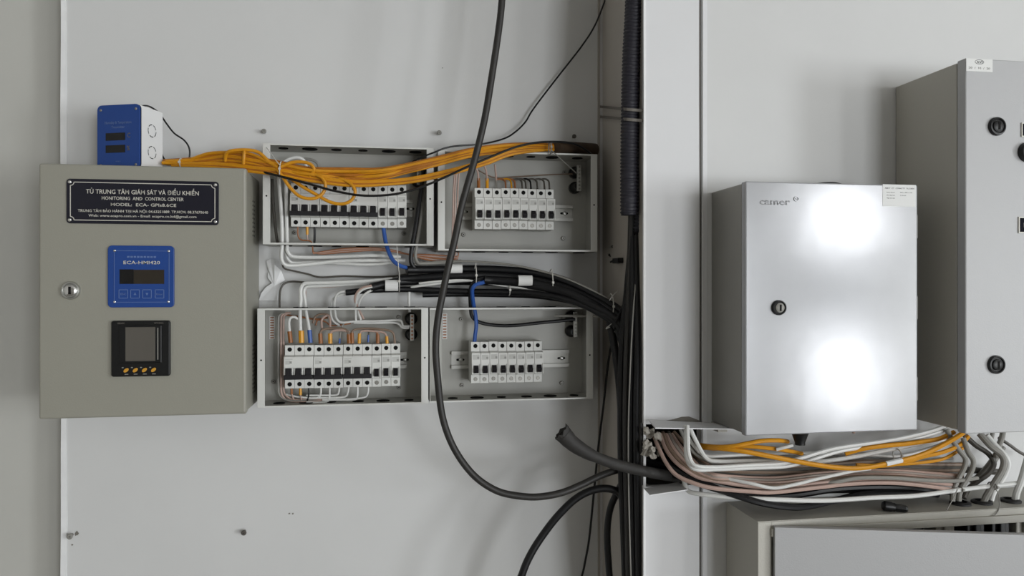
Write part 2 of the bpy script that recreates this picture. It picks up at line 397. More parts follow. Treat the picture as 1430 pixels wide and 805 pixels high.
text('ESC', 8*hm, 3*hm, hX(.235), hy, hZ(.783), M_LBLUE, hp, name='key_lettering'); text('Enter', 9*hm, 2.8*hm, hX(.78), hy, hZ(.785), M_LBLUE, hp, name='key_lettering')
for fx, fz in ((.105, .085), (.92, .085), (.105, .91), (.915, .91)):
    obj('screw', B().cyl((hX(fx), -DC-.0035, hZ(fz)), (0,-1,0), [(2.4*hm, 0), (2.1*hm, .0013), (1*hm, .0023), (.2*hm, .0025)], 12), M_CHROME, hp, smooth=True)
# black power meter
mx0, mx1, mz0, mz1 = X(157, DC), X(239, DC), Zt(198, 525.5, DC), Zt(198, 448, DC)
pm = obj('power_meter', B().prism(rrect(mx0, mx1, mz0, mz1, .004), -DC-.007, -DC), M_BLACK, t, bevel=.002, seg=3)
um = (mx1-mx0)/82; mX = lambda f: mx0+(mx1-mx0)*f; mZ = lambda f: mz1-(mz1-mz0)*f; my = -DC-.0072
b = B().box(mX(.14), mX(.86), my-.0016, my+.002, mZ(.76), mZ(.08))
obj('screen_surround', b, M_BLACK, pm, bevel=.0012)
obj('screen', B().box(mX(.25), mX(.755), my-.0020, my, mZ(.72), mZ(.115)), M_GLASSG, pm)
obj('screen_bar', B().box(mX(.79), mX(.806), my-.0023, my, mZ(.70), mZ(.13)), M_GREYC, pm)
for f in (.255, .41, .565, .72):
    c = Vector((mX(f), my, mZ(.885)))
    kb = B(); a = math.radians(40); pts = []
    for k in range(14):
        s = 2*PI*k/14; ex, ez = 4.1*um*math.cos(s), 2.5*um*math.sin(s)
        pts.append((c.x+ex*math.cos(a)-ez*math.sin(a), c.z+ex*math.sin(a)+ez*math.cos(a)))
    kb.prism(pts, my-.0012, my+.001); obj('button', kb, M_AMBER, pm, bevel=.0004)
    b = B().box(c.x-6*um, c.x-3.5*um, my-.0002, my+.0002, c.z+3.2*um, c.z+4.6*um).box(c.x-2*um, c.x+3*um, my-.0002, my+.0002, c.z-6.5*um, c.z-5.3*um)
    obj('key_mark', b, M_GREYC, pm)
text('SELEC', 10*um, 2.3*um, mX(.17), my+.0001, mZ(.042), M_DUST, pm); text('MFM383A', 13*um, 2.3*um, mX(.81), my+.0001, mZ(.042), M_DUST, pm)
# cam lock
def lock(px, py, d, r, parent, m_out, m_in, name='lock', slot=True):
    c = P(px, py, d)
    l = obj(name, B().cyl(c, (0,-1,0), [(r, -.001), (r, .003), (r*.93, .0055), (r*.8, .006), (r*.72, .0045), (r*.70, .004)], 28), m_out, parent, smooth=True, auto=True)
    obj('lock_barrel', B().cyl(c, (0,-1,0), [(r*.62, .003), (r*.62, .0058), (r*.45, .0072), (r*.1, .0074)], 24), m_in, l, smooth=True, auto=True)
    if slot:
        obj('keyway', B().box(c.x-r*.13, c.x+r*.13, c.y-.0078, c.y-.005, c.z-r*.42, c.z+r*.42), M_HOLE, l)
    return l
lock(99.5, 406, DC, .0155, t, M_STEEL, M_CHROME)

# ------------------------------------------------------------------ humidity and temperature transmitter on the cabinet
ph = math.radians(20); tw, td, th = .086, .066, .1155
cr = P(195.5, 229, .118); cr.z = CB[3]
org = cr + Vector((-math.cos(ph)*tw/2, math.sin(ph)*tw/2, 0))
t = empty('climate_transmitter', 'white box with blue two-display front standing on the beige grey cabinet', 'transmitter', org, -ph)
# local frame: x along the front, y into the box, z up
obj('housing', B().box(-tw/2+.001, tw/2-.001, .003, td, 0, th-.001), M_PLASTW, t, bevel=.002, local=True)
fpn = obj('faceplate', B().prism(rrect(-tw/2, tw/2, 0.0005, th, .009), -.001, .002), M_BLUEP, t, bevel=.0006, local=True)
obj('gasket', B().prism(rrect(-tw/2+.0004, tw/2+.0006, .001, th-.0006, .008), .002, .0032), M_BLACK, t, local=True)
for zc in (.058, .036):
    obj('display', B().box(-tw/2+.018, -tw/2+.057, -.0016, 0, zc-.0068, zc+.0068), M_SCREEN, fpn, local=True)
text('C', .006, .009, .0215, -.0012, .060, M_DUST, fpn, name='unit_mark', local=True); text('%', .006, .009, .0205, -.0012, .037, M_DUST, fpn, name='unit_mark', local=True)
text('Humidity & Temperature', .054, .0050, .0, -.0012, .0835, M_LBLUE, fpn, local=True); text('Transmitter', .027, .0046, .0, -.0012, .0755, M_LBLUE, fpn, local=True)
text('ecapro', .010, .0022, .0, -.0012, .014, M_LBLUE, fpn, local=True)
for sx, sz in ((-1, .007), (1, .007), (-1, th-.009), (1, th-.009)):
    obj('screw', B().cyl((sx*(tw/2-.0075), -.0008, sz), (0,-1,0), [(.0026, 0), (.0022, .0008), (.0008, .0014)], 10), M_SCREWG, fpn, smooth=True, local=True)
for zc, yc in ((.0735, .034), (.034, .034)):
    b = B()
    for k in range(5):
        a0 = 2*PI*k/5+.3
        for j in range(4):
            a, c2 = a0+j*.24, a0+(j+1)*.24
            p = [(yc+r*math.cos(s), zc+r*math.sin(s)) for r, s in ((.0118, a), (.0118, c2), (.0104, c2), (.0104, a))]
            vs = [b.bm.verts.new((tw/2-.0006, y, z)) for y, z in p]; b.bm.faces.new(vs)
    bmesh.ops.solidify(b.bm, geom=b.bm.faces[:], thickness=.0006)
    obj('knockout_ring', b, M_HOLE, t, local=True)
cable('sensor_lead', 'thin black lead hanging from the white transmitter onto the cabinet', M_BLACK,
      [(195, 148, .10), (208, 148.5, .07), (222, 158, .05), (232, 172, .05), (243, 186, .06), (256, 195, .06), (263, 204, .06), (265, 213, .06), (264, 224, .06)], .0016)
cable('sensor_lead', 'second thin black lead behind the white transmitter foot', M_BLACK,
      [(224.5, 206, .05), (227, 218, .055), (233, 226, .06), (244, 229, .06)], .0016)

# ------------------------------------------------------------------ breaker boxes
DB = .085
def breaker_box(label, pxl, pxr, pyt, pyb, lipl, lipr, top_holes, bot_holes, screws, bar=None, strip_px=None, rail=None):
    """pxl..pxr, pyt..pyb: outline on the front plane"""
    x0, x1, z0, z1 = X(pxl, DB), X(pxr, DB), Zt((pxl+pxr)/2, pyb, DB), Zt((pxl+pxr)/2, pyt, DB)
    t = empty('breaker_box', label, 'breaker box', ((x0+x1)/2, 0, z0))
    th = .0016
    obj('back_panel', B().box(x0, x1, -.003, -.0008, z0, z1), M_BOX, t)
    obj('side_wall', B().box(x0, x0+th, -DB, -.003, z0, z1), M_BOX, t); obj('side_wall', B().box(x1-th, x1, -DB, -.003, z0, z1), M_BOX, t)
    tp = obj('top_wall', B().box(x0+th, x1-th, -DB, -.003, z1-th, z1), M_BOX, t); bp = obj('bottom_wall', B().box(x0+th, x1-th, -DB, -.003, z0, z0+th), M_BOX, t)
    lw = .0135
    for s, on in ((0, lipl), (1, lipr)):
        if on:
            a, b_ = (x0, x0+lw) if s == 0 else (x1-lw, x1)
            l = obj('lip', B().box(a, b_, -DB-.0012, -DB, z0, z1), M_BOX_LIT, t, bevel=.0004)
            obj('screw_hole', B().cyl(((a+b_)/2, -DB-.0011, (z0+z1)/2-.004), (0,-1,0), [(.0017, 0), (.0017, .0003)], 10), M_HOLE, l)
    obj('edge_flange', B().box(x0+lw*lipl, x1-lw*lipr, -DB-.0012, -DB, z1-.0032, z1), M_BOX_LIT, t); obj('edge_flange', B().box(x0+lw*lipl, x1-lw*lipr, -DB-.0012, -DB, z0, z0+.0032), M_BOX_LIT, t)
    for (par, zz, hs) in ((tp, (z1-th-.0012, z1+.0012), top_holes), (bp, (z0-.0012, z0+th+.0012), bot_holes)):
        for px, r in hs:
            c = Vector((X(px, .045), -.047, zz[0]))
            obj('knockout', B().cyl(c, (0,0,1), [(r, 0), (r, zz[1]-zz[0])], 18), M_BLACKH, par)
    for px, py in screws:
        c = P(px, py, .003)
        s = obj('mounting_screw', B().cyl(c, (0,-1,0), [(.0042, 0), (.0042, .003), (.0030, .0042), (.0012, .0042), (.0010, .003)], 18), M_SCREWG, t, smooth=True, auto=True)
        obj('dimple', B().cyl(c+Vector((0, .0032, 0)), (0,-1,0), [(.0115, 0), (.0105, .0022), (.0085, .0014), (.0050, .0012)], 20), M_BOX, s, smooth=True)
        obj('screw_slot', B().cyl(c, (0,-1,0), [(.0014, .003), (.0014, .0046)], 6), M_HOLE, s)
    if bar:
        px, pa, pb = bar; c0 = P(px, pa, .04); c1 = P(px, pb, .04)
        hb = obj('terminal_bar', B().box(c0.x-.004, c0.x+.004, -.043, -.036, c1.z, c0.z), M_RAIL, t, bevel=.0006)
        for f in (.2, .8):
            z = c1.z+(c0.z-c1.z)*f
            obj('insulator', B().cyl((c0.x-.001, -.003, z), (0,-1,0), [(.0125, 0), (.0125, .010), (.009, .014), (.007, .033)], 16), M_BLACK, hb, smooth=True, auto=True)
        for k in range(7):
            z = c1.z+(c0.z-c1.z)*(.08+.84*k/6)
            obj('bar_screw', B().cyl((c0.x, -.043, z), (0,-1,0), [(.0022, 0), (.0022, .0016)], 8), M_COPPER if bar[1] > 400 and px < 600 else M_SCREWG, hb)
    if strip_px:
        px, pa, pb = strip_px; c0 = P(px, pa, .004); c1 = P(px, pb, .004)
        sb = obj('marking_strip', B().box(c0.x-.005, c0.x+.005, -.0045, -.003, c1.z, c0.z), M_PAPER, t)
        for k in range(9):
            z = c1.z+(c0.z-c1.z)*(.06+.88*k/8)
            obj('strip_mark', B().box(c0.x-.0035, c0.x+.0035, -.0049, -.0043, z-.0012, z+.0012), M_COPPER, sb)
    # DIN rail
    ra, rb, rt, rbm = rail
    xa, xb = X(ra, .01), X(rb, .01); zt, zb = Zt((ra+rb)/2, rt, .01), Zt((ra+rb)/2, rbm, .01); h = zt-zb
    prof = [(-.003, zb+h*.16), (-.0105, zb+h*.16), (-.0105, zb), (-.0118, zb), (-.0118, zb+h*.2), (-.0045, zb+h*.2), (-.0045, zt-h*.2), (-.0118, zt-h*.2), (-.0118, zt), (-.0105, zt), (-.0105, zt-h*.16), (-.003, zt-h*.16)]
    r = obj('mounting_rail', B().profile(prof, xa, xb), M_RAIL, t)
    for px in rail_slots.get(label[:20], ()):
        cx = X(px, .006); zc = (zt+zb)/2
        obj('rail_slot', B().prism(rrect(cx-.0085, cx+.0085, zc-.0022, zc+.0022, .0021, 4), -.0047, -.0044), M_HOLE, r)
        obj('rail_screw', B().cyl((cx+.001, -.0046, zc), (0,-1,0), [(.0042, 0), (.0042, .0015), (.0024, .0026), (.0008, .0026)], 14), M_STEEL, r, smooth=True, auto=True)
    return t, (x0, x1, z0, z1), (zt+zb)/2
rail_slots = {}
LUL, LUR = 'open grey breaker box behind the yellow cables next to the beige cabinet', 'shaded open breaker box with nine single breakers beside the wall corner'
LLL, LLR = 'lower open breaker box crowded with white and brown wires', 'lower open breaker box holding eight single breakers and one blue wire'
rail_slots[LUL[:20]] = (573,); rail_slots[LUR[:20]] = (788, 648); rail_slots[LLL[:20]] = (565,)
# LLL and LLR share their first words: key by longer text below
def slots(l, v): rail_slots[l[:20]] = v
UL = breaker_box(LUL, 367, 605.5, 203.5, 342.5, 1, 1, [(396, .009), (433, .0145), (470, .010), (507, .009), (543, .0135), (580, .012)],
                 [(400, .011), (440, .014), (470, .009), (506, .013), (573, .012)], [(564, 326), (412, 325)], (585, 222, 258), None, (404, 576, 278, 302))
slots(LUR, (788, 648))
UR = breaker_box(LUR, 611.5, 834, 212.5, 351, 1, 1, [(640, .009), (708, .013), (741, .009), (771, .0135), (806, .011)],
                 [(634, .011), (668, .014), (703, .010), (736, .012), (770, .013), (808, .0125)], [(786, 333), (788, 241), (647, 328), (640, 240)], (808.5, 231, 267), None, (636, 800, 285.5, 308))
slots(LLL, (565,))
LL = breaker_box(LLL, 359.5, 598, 430.5, 567, 1, 1, [(420, .014), (466, .011), (503, .010), (532, .012), (572, .011)],
                 [(390, .011), (428, .014), (463, .009), (500, .011), (535, .013), (571, .009)], [(557, 541), (382, 533), (557, 443)], (575.5, 439, 476), (380, 442, 474), (396, 568, 493, 516))
slots(LLR, (643, 784))
LR = breaker_box(LLR, 600, 828, 430, 560, 0, 1, [(700, .010), (734, .009), (768, .012)],
                 [(632, .010), (666, .0135), (700, .009), (735, .011), (768, .0135), (801, .009)], [(645, 538), (784, 535), (644, 446), (783, 443)], (803.5, 436, 471), (621, 438, 474), (630.5, 795, 490, 514))
obj('lip', B().box(LR[1][0]+.018, LR[1][0]+.023, -DB-.0012, -DB, LR[1][2], LR[1][3]), M_BOX, LR[0])

# ------------------------------------------------------------------ circuit breakers (built once per kind, then copied)
MW = .0178
def body_profile(zs=.0405):
    # (y, z) with y = -proud of the rail face
    return [(0, -zs), (-.044, -zs), (-.044, -zs+.0165), (-.058, -zs+.0185), (-.058, zs-.0205), (-.044, zs-.0185), (-.044, zs), (0, zs)]
def make_breaker(n, name, screw_mat):
    t = empty(name, '', 'breaker', (0,0,0))
    W = n*MW; b = B()
    for k in range(n):                                              # one moulded pole beside the other, thin joint between
        b.profile(body_profile(), -W/2+k*MW+.0002, -W/2+(k+1)*MW-.0002)
    obj('housing', b, M_PLAST, t, bevel=.0006, local=True)
    for k in range(n):
        cx = -W/2+(k+.5)*MW
        for s in (1, -1):
            o = obj('terminal', B().cyl((cx+.0002, -.0438, s*.0325), (0,-1,0), [(.0041, 0), (.0041, .0006), (.0031, .0006), (.0028, .0003)], 14), M_HOLE if (s > 0 or n == 3) else screw_mat, t, local=True)
            obj('terminal_screw', B().cyl((cx+.0002, -.0438, s*.0325), (0,-1,0), [(.0026, 0), (.0026, .0009)], 8).box(cx-.002, cx+.0024, -.0449, -.0446, s*.0325-.0003, s*.0325+.0003), M_HOLE if (s > 0 or n == 3) else screw_mat, o, local=True)
    if n == 1:
        obj('toggle_slot', B().box(-.0052, .0052, -.0584, -.056, -.0205, -.0035), M_PRINTL, t, local=True)
        obj('toggle', B().profile([(-.057, -.0195), (-.064, -.0185), (-.067, -.012), (-.0605, -.0045), (-.057, -.0045)], -.0043, .0043), M_TOGGLE, t, bevel=.0005, local=True)
        obj('print_label', B().box(-.0065, .0065, -.05815, -.0575, .007, .0165), M_PRINTL, t, local=True)
        obj('print_mark', B().box(.0020, .0060, -.0583, -.0575, .0085, .0125), M_PRINT, t, local=True)
        obj('side_rib', B().box(-.0085, -.0066, -.0605, -.057, -.0215, -.002).box(.0066, .0085, -.0605, -.057, -.0215, -.002), M_PLAST, t, bevel=.0004, local=True)
    else:
        tg = B().box(-W/2+.0006, W/2-.0006, -.0675, -.0575, -.0215, -.0135)
        for k in range(n):
            cx = -W/2+(k+.5)*MW; tg.profile([(-.0575, -.0140), (-.0672, -.0140), (-.0645, -.0010), (-.0575, -.0010)], cx-.0047, cx+.0047)
        obj('toggle_bar', tg, M_TOGGLE, t, bevel=.0004, local=True)
        for k in range(n+1):
            cx = -W/2+k*MW; a, b2 = max(cx-.0030, -W/2+.0003), min(cx+.0030, W/2-.0003)
            rb = B().box(a, cx-.0004 if k else a+.0001, -.0615, -.0575, -.0135, -.001)
            if k < n: rb.box(cx+.0004, b2, -.0615, -.0575, -.0135, -.001)
            obj('divider', rb, M_PLAST, t, bevel=.0003, local=True)
        obj('cover_plate', B().box(-W/2+.0003, W/2-.0003, -.0586, -.0575, .000, .0190), M_PLAST, t, bevel=.0003, local=True)
        obj('print_label', B().box(-W/2+.003, -W/2+.011, -.0589, -.058, .006, .0135), M_PRINTL, t, local=True)
        obj('print_mark', B().box(-W/2+.0105, -W/2+.0145, -.0590, -.058, .0075, .0118), M_PRINT, t, local=True)
        obj('print_line', B().box(-W/2+.003, -W/2+.016, -.0589, -.058, .0148, .0162), M_PRINTL, t, local=True)
    return t
protoS = make_breaker(1, 'single_breaker', M_SCREWG); protoT = make_breaker(3, 'triple_breaker', M_SCREWG)
used = {1: False, 3: False}
ORD = ['first', 'second', 'third', 'fourth', 'fifth', 'sixth', 'seventh', 'eighth', 'ninth', 'tenth', 'eleventh', 'twelfth']
def place_row(px0, px1, pyc, poles, where, grp):
    """poles: list of 1/3 from left to right; px0..px1 measured on the terminal front"""
    d = .0118+.044; xa, xb = X(px0, d), X(px1, d); m = (xb-xa)/sum(poles); s = m/MW; x = xa; cnt = {1: 0, 3: 0}
    tot = {k: poles.count(k) for k in (1, 3)}
    zc = Zt((px0+px1)/2, pyc, d)
    for k in poles:
        src = protoT if k == 3 else protoS
        o = src if not used[k] else copy_tree(src)
        used[k] = True; o.location = (x+m*k/2, -.0118, zc+random.uniform(-.0006, .0006)); o.scale = (s*.995, 1, s)
        nm = ('triple-pole' if k == 3 else 'single-pole')
        i = cnt[k]; cnt[k] += 1
        o['label'] = f'{ORD[i]} {nm} breaker from the left {where}'
        o['group'] = grp; OFF[o.name] = o.location.copy(); x += m*k
place_row(406, 567.5, 287.5, [3, 3, 3, 1, 1, 1], 'in the box behind the yellow cables', 'breakers in the upper box by the cabinet')
place_row(662.5, 773.5, 292, [1]*9, 'in the shaded box of nine breakers', 'breakers in the upper box by the corner')
place_row(397.5, 559, 511.5, [3, 3, 3, 1, 1, 1], 'in the box crowded with wires', 'breakers in the lower box by the cabinet')
place_row(657.5, 757, 506, [1]*8, 'in the lower box with one blue wire', 'breakers in the lower box by the corner')

# ------------------------------------------------------------------ wiring between and in the boxes
W_, G_ = M_WHITE, M_GREYC
YL = 'yellow data cable in the long bundle draped across the tops of the breaker boxes'
YG = 'yellow cables over the breaker boxes'
def ycable(pts, r=.0031, label=YL, m=M_YEL): return cable('data_cable', label, m, pts, r, group=YG if label == YL else None, seg=8)
# upper strands
for k in range(7):
    o1, o2 = random.uniform(-1, 1), random.uniform(-1.5, 1.5); e = k-3
    ycable([(226+random.uniform(0, 14), 229-k*.7, .06+.006*(k % 3)), (275, 226-e*1.6, .075), (318, 222-e*2.3, .092), (358, 228-e*2.2+o1, .105), (393, 235-e*2.6, .112+.004*(k % 2)),
            (432, 242-e*2.8+o2, .110+.006*(k % 3)), (482, 245-e*2.9+o1, .110+.005*(k % 2)), (530, 243-e*2.3, .112+.005*(k % 3)), (572, 234.5-e*1.8, .108+.004*(k % 2)), (612, 225-e*1.7, .105), (655, 214-e*1.6, .104),
            (700, 207.5-e*1.6, .10+.003*(k % 3)), (742, 205-e*1.3, .09), (785, 206.5-e*1.1, .06), (828, 208-e*1.0, .018)], m=M_YEL_SHADE if k in (1, 3, 6) else M_YEL)
# lower strands
for k in range(4):
    e = k-1.5; o1 = random.uniform(-1, 1)
    ycable([(240, 231-k*.6, .07), (300, 231-e*1.6, .09), (350, 236-e*2+o1, .104), (393, 241-e*2.4, .116), (440, 250-e*2.4, .116), (492, 256-e*2.2, .115), (548, 254.5-e*1.7, .112), (590, 249-e*1.7, .110),
            (640, 237.5-e*1.7, .108), (680, 226-e*1.7, .106), (712, 214-e*1.6, .10), (750, 209-e, .085), (790, 209, .055), (828, 210, .018)], m=M_YEL_SHADE if k in (1,) else M_YEL)
cable('shade_sleeve', 'dark brown sleeve painting the shade on the yellow bundle end at the wall corner', M_BUNDLE_SHADE, [(776, 206.5, .075), (790, 207, .055), (808, 208, .036), (831, 209.5, .017)], .0135, seg=12)  # sleeve added where the strands only run into shade
ycable([(314.5, 225, .098), (316, 215, .105), (324, 210.5, .11), (346, 209.5, .112), (362, 213.5, .112), (377, 227, .114), (392, 237, .116)], label='yellow cable arching up just before the tie by the beige cabinet')
ycable([(268, 222, .075), (292, 214.5, .085), (318, 213, .095), (340, 213, .10), (360, 219, .108), (388, 234, .118)], label='yellow cable making the low outer arch above the beige cabinet')
ycable([(340, 229, .110), (340.5, 220, .114), (341, 212, .113), (339, 211, .106)], label='short yellow cable turned upright across the bundle above the cabinet')
ycable([(392, 233, .122), (408, 227, .124), (424, 226.5, .124), (435, 230.5, .124), (438.5, 238, .122), (432, 246, .118)], label='yellow cable in a small hump right after the tie')
ycable([(388, 238, .124), (396, 249, .126), (405, 262, .127), (417, 273.5, .127), (430, 277.5, .127), (443, 276, .127), (452, 268, .127), (454.5, 257, .127), (449, 248, .125), (438, 243, .12)], label='yellow cable drooping in a loop over the first triple breaker')
ycable([(404, 248, .116), (421, 260, .121), (440, 271, .123), (460, 282, .124), (477, 285, .124), (490, 280.5, .124), (496, 269, .124), (492, 259, .122), (482, 252, .118), (470, 249, .114)], label='yellow cable drooping in a loop over the second triple breaker')
def tie(px, py, d, hz, hy, label, tail=None, w=.0011, m=M_TIE, skew=0):
    c = P(px, py, d); pts = [c+Vector((skew*math.sin(2*PI*k/20), hy*math.cos(2*PI*k/20), hz*math.sin(2*PI*k/20))) for k in range(20)]
    b = B().tube(pts, w, 6, closed=True, flat=1.0)
    o = recenter(obj('cable_tie', b, m)); tag(o, label, 'cable tie', None)
    hd = c+Vector((0, -hy, 0))
    obj('tie_head', B().box(hd.x-.002, hd.x+.002, hd.y-.003, hd.y+.001, hd.z-.002, hd.z+.002), m, o)
    if tail: obj('tie_tail', B().tube(spline(path(tail)), w*.8, 6), m, o, smooth=True)
    return o
tie(392, 237.5, .116, .0155, .014, 'pale nylon tie round the yellow cables at the breaker box edge', [(391, 231, .132), (386, 225, .128), (378, 214, .115), (372, 206, .10)], skew=.001)
tie(253, 228, .075, .0085, .012, 'pale nylon tie round the yellow cables on top of the cabinet')
tie(768, 207, .09, .0125, .012, 'grey nylon tie with a long tail down to the terminal bar', [(769, 209, .10), (785, 224, .085), (806, 243, .06)], m=M_GREYC, w=.0014)
cable('slim_cable', 'thin black cord sagging in front of the yellow bundle across both upper boxes', M_BLACK,
      [(358, 238, .10), (392, 246.5, .13), (430, 256.5, .135), (468, 267, .135), (510, 273.5, .135), (556, 270.5, .132), (600, 257, .13), (654, 232.5, .128), (680, 221.5, .126), (719, 206, .12), (754, 198.8, .11), (791, 199, .095), (811, 205, .08), (829, 218, .05)], .0022)
cable('slim_cable', 'thin black cord slanting from the ceiling down to the gap between upper boxes', M_BLACK,
      [(884, -160, .20), (868, -90, .10), (854, -30, .03), (845, 0, .02), (831, 35, .02), (812, 65, .02), (780, 106, .02), (745, 152, .02), (734, 170, .022), (720, 184, .03), (704, 193.6, .05), (674, 201, .09), (630, 205, .10), (605, 213.5, .10), (580, 224, .09), (566, 236, .07)], .0018)
cable('thick_cable', 'thick black cable hanging in a long loop in front of the breaker boxes', M_CABLEG,
      [(722, -1050, .2), (720, -700, .2), (716, -350, .2), (709, -100, .2), (701, 0, .2), (696, 45, .2), (687, 105, .2), (677, 165, .2), (664.5, 217, .2), (653, 258, .2), (644, 291, .2), (635, 335, .2), (626.5, 371, .2), (618.5, 409, .2), (611.5, 446, .2), (608.5, 485, .2),
       (611, 527, .2), (617, 578, .2), (629, 616, .2), (647, 647, .2), (668, 670, .2), (694, 686, .2), (720, 692.5, .2), (750, 694.5, .2), (783, 689, .2), (812, 677.5, .195), (838, 665, .19), (862, 657, .185), (884, 654, .185)], .0064, seg=12)
cable('thick_cable', 'thick black cable curving down out of frame below the torn conduit', M_CABLE,
      [(706, 1250, .14), (700, 1000, .15), (711, 862, .16), (729, 803, .16), (741, 775, .16), (758, 748, .16), (779, 721, .165), (804, 697, .17), (828, 685, .175), (850, 683, .18), (866, 691, .185), (874, 712, .19)], .0072, seg=12)
cable('thick_cable', 'thick black cable bowing away from the vertical bundle at its foot', M_CABLE,
      [(872, 670, .19), (862, 688, .17), (852, 712, .16), (848, 745, .155), (850, 790, .155), (856, 860, .16), (866, 1000, .18), (872, 1300, .19)], .0066, seg=12)
cable('slim_cable', 'thin black cord dropping down the wall corner to the frame bottom', M_BLACK,
      [(862, 440, .12), (857, 465, .11), (849, 510, .08), (843.5, 560, .05), (838, 604, .03), (834, 640, .02), (828.5, 697, .015), (822.5, 755, .015), (816, 791, .015), (808, 840, .015), (804, 1000, .012), (806, 1300, .012)], .0024)

# long cables of the trunk: from the boxes, sweeping right and down behind the vertical bundle
TR = [  # (material, label, pts, r)
 (M_CABLE, 'black trunk cable running topmost from the blue wire towards the column', [(568, 377, .06), (590, 377, .05), (646, 376, .05), (698, 377, .06), (742, 381, .075), (785, 391, .10), (828, 411, .13), (862, 431, .16), (880, 447, .18)], .0078),
 (M_CABLE, 'black trunk cable second from the top with a white tag', [(556, 390, .05), (590, 388, .05), (646, 385, .06), (700, 386, .065), (745, 391, .08), (788, 402, .11), (828, 420, .14), (860, 438, .165), (878, 455, .18)], .0075),
 (M_CABLE, 'black trunk cable through the middle ending in bare white wires at the fourth grommet', [(517, 402, .06), (538, 397, .055), (556, 394, .05), (600, 393, .04), (680, 394, .05), (742, 399, .09), (788, 409, .12), (826, 426, .15), (858, 444, .17), (876, 466, .18)], .0078),
 (M_CABLE, 'black trunk cable low in the sweep ending in white wires above the lower box', [(483, 409, .055), (510, 406, .055), (530, 405, .05), (575, 404.5, .045), (640, 407, .055), (700, 408, .07), (745, 410, .09), (790, 418, .125), (826, 432, .15), (856, 448, .17), (872, 470, .18)], .006),
 (M_CABLE, 'short black trunk sheath where the blue wire leaves it', [(676, 391, .075), (690, 392, .075), (720, 394, .085), (760, 399, .10), (800, 411, .13), (840, 432, .155), (868, 452, .17)], .0085),
 (M_CABLE, 'black trunk cable lowest of the sweep above the lower corner box', [(590, 412, .035), (640, 411, .035), (700, 412, .04), (750, 414, .06), (800, 422, .10), (834, 437, .14), (858, 455, .165), (868, 480, .175)], .0055),
]
for m, l, pts, r in TR: cable('trunk_cable', l, m, pts, r, seg=12)
cable('trunk_cable', 'thick black cable dropping straight from the trunk beside the vertical bundle', M_CABLE, [(850, 440, .15), (853, 455, .155), (857, 478, .16), (862, 510, .17), (866, 548, .18), (869, 600, .19), (871, 650, .2)], .0075, seg=12)
cable('thin_cable', 'thin grey cable edging the top of the black trunk sweep', G_, [(575, 370, .05), (600, 367, .05), (640, 365, .055), (690, 367.5, .065), (735, 374, .08), (785, 387.5, .105), (830, 407.5, .135), (868, 430, .165), (884, 440, .18)], .0022)
cable('thin_cable', 'thin white cable under the tagged black cables of the trunk', W_, [(585, 396, .06), (620, 392.5, .066), (655, 392, .07), (700, 399, .075), (730, 402.5, .085), (760, 404, .095)], .002)
cable('thin_cable', 'white cable between the black trunk cables bending down into the lower box', W_, [(572, 436, .045), (571, 424, .045), (571.5, 409, .045), (574, 402.5, .047), (582, 400, .05), (605, 397, .056), (635, 393, .06), (656, 392, .06)], .0028)
def tagl(px0, px1, py0, py1, d, label):
    a = P(px0, py0, d); b_ = P(px1, py1, d); c = (a+b_)/2; h = a.z-b_.z
    b = B()
    prof = [(-d-.0085*math.cos(s)*1.0+.0085, c.z+h/2*math.sin(s)) for s in [math.radians(-80+160*k/8) for k in range(9)]]
    b.profile(prof+[(y+.0006, z) for y, z in reversed(prof)], a.x, b_.x)
    o = recenter(obj('cable_tag', b, M_PAPER)); tag(o, label, 'tag'); return o
tagl(629.5, 646, 369, 382, .071, 'white paper tag wrapped on the topmost black trunk cable')
tagl(724.5, 744, 384.5, 399.5, .105, 'white paper tag wrapped on the black cable beyond the blue wire')
tagl(538, 556, 391, 407, .072, 'white paper tag on the black sheath end above the lower box')
tie(557.5, 393, .055, .020, .016, 'pale nylon tie hanging down from the upper box to the trunk start', [(557, 380, .072), (555.5, 360, .075), (554, 343, .078)])
tie(664, 385, .07, .020, .016, 'pale nylon tie on the trunk just above the blue wire', [(664, 372, .088), (665, 368, .088)])
tie(769.5, 395, .098, .026, .018, 'pale nylon tie on the trunk sweep where it starts to fall', [(770, 380, .115), (771, 376, .113)])
tie(711, 405, .075, .011, .012, 'short pale nylon tie low on the trunk')
tie(853, 428, .155, .024, .018, 'thin pale nylon tie where the trunk reaches the column', [(851, 420, .175), (856, 413, .175), (863, 407, .17)])
tie(857, 456, .158, .012, .012, 'pale nylon tie round the cables under the trunk end', [(852, 457, .17), (846, 459, .165), (866, 443, .175)])
cable('bonding_strap', 'pale grey flat strap from the lower corner box across to the column', M_GREYC, [(775, 441.5, .05), (803, 441.5, .06), (840, 442.5, .10), (874, 443, .165)], .0026)
cable('blue_wire', 'bright blue wire bending out of the trunk into the lower corner box', M_BLUE,
      [(680, 392, .075), (674, 395, .078), (665, 397.5, .08), (660, 403, .078), (659.5, 411, .07), (661.5, 426, .06), (664, 440, .056), (665, 455, .054), (663.5, 468, .052), (662.5, 478, .05)], .0040)
cable('blue_wire', 'bright blue wire from the upper box breaker down to the trunk', M_BLUE,
      [(535, 315, .05), (536.5, 326, .052), (538.5, 338, .056), (542.5, 351.5, .062), (549, 364, .064), (558, 371, .062), (568, 374, .06), (578, 377, .058)], .0040)
cable('black_wire', 'black wire looping from the trunk to the terminal bar of the lower corner box', M_CABLE,
      [(676, 388, .072), (665, 392, .074), (658, 400, .07), (656.5, 412, .065), (657, 428, .056), (659, 442, .05), (667, 449, .048), (680, 453, .045), (700, 455, .044), (722, 454.5, .044), (750, 451.5, .044), (780, 448.5, .042), (803, 446, .042)], .0036)
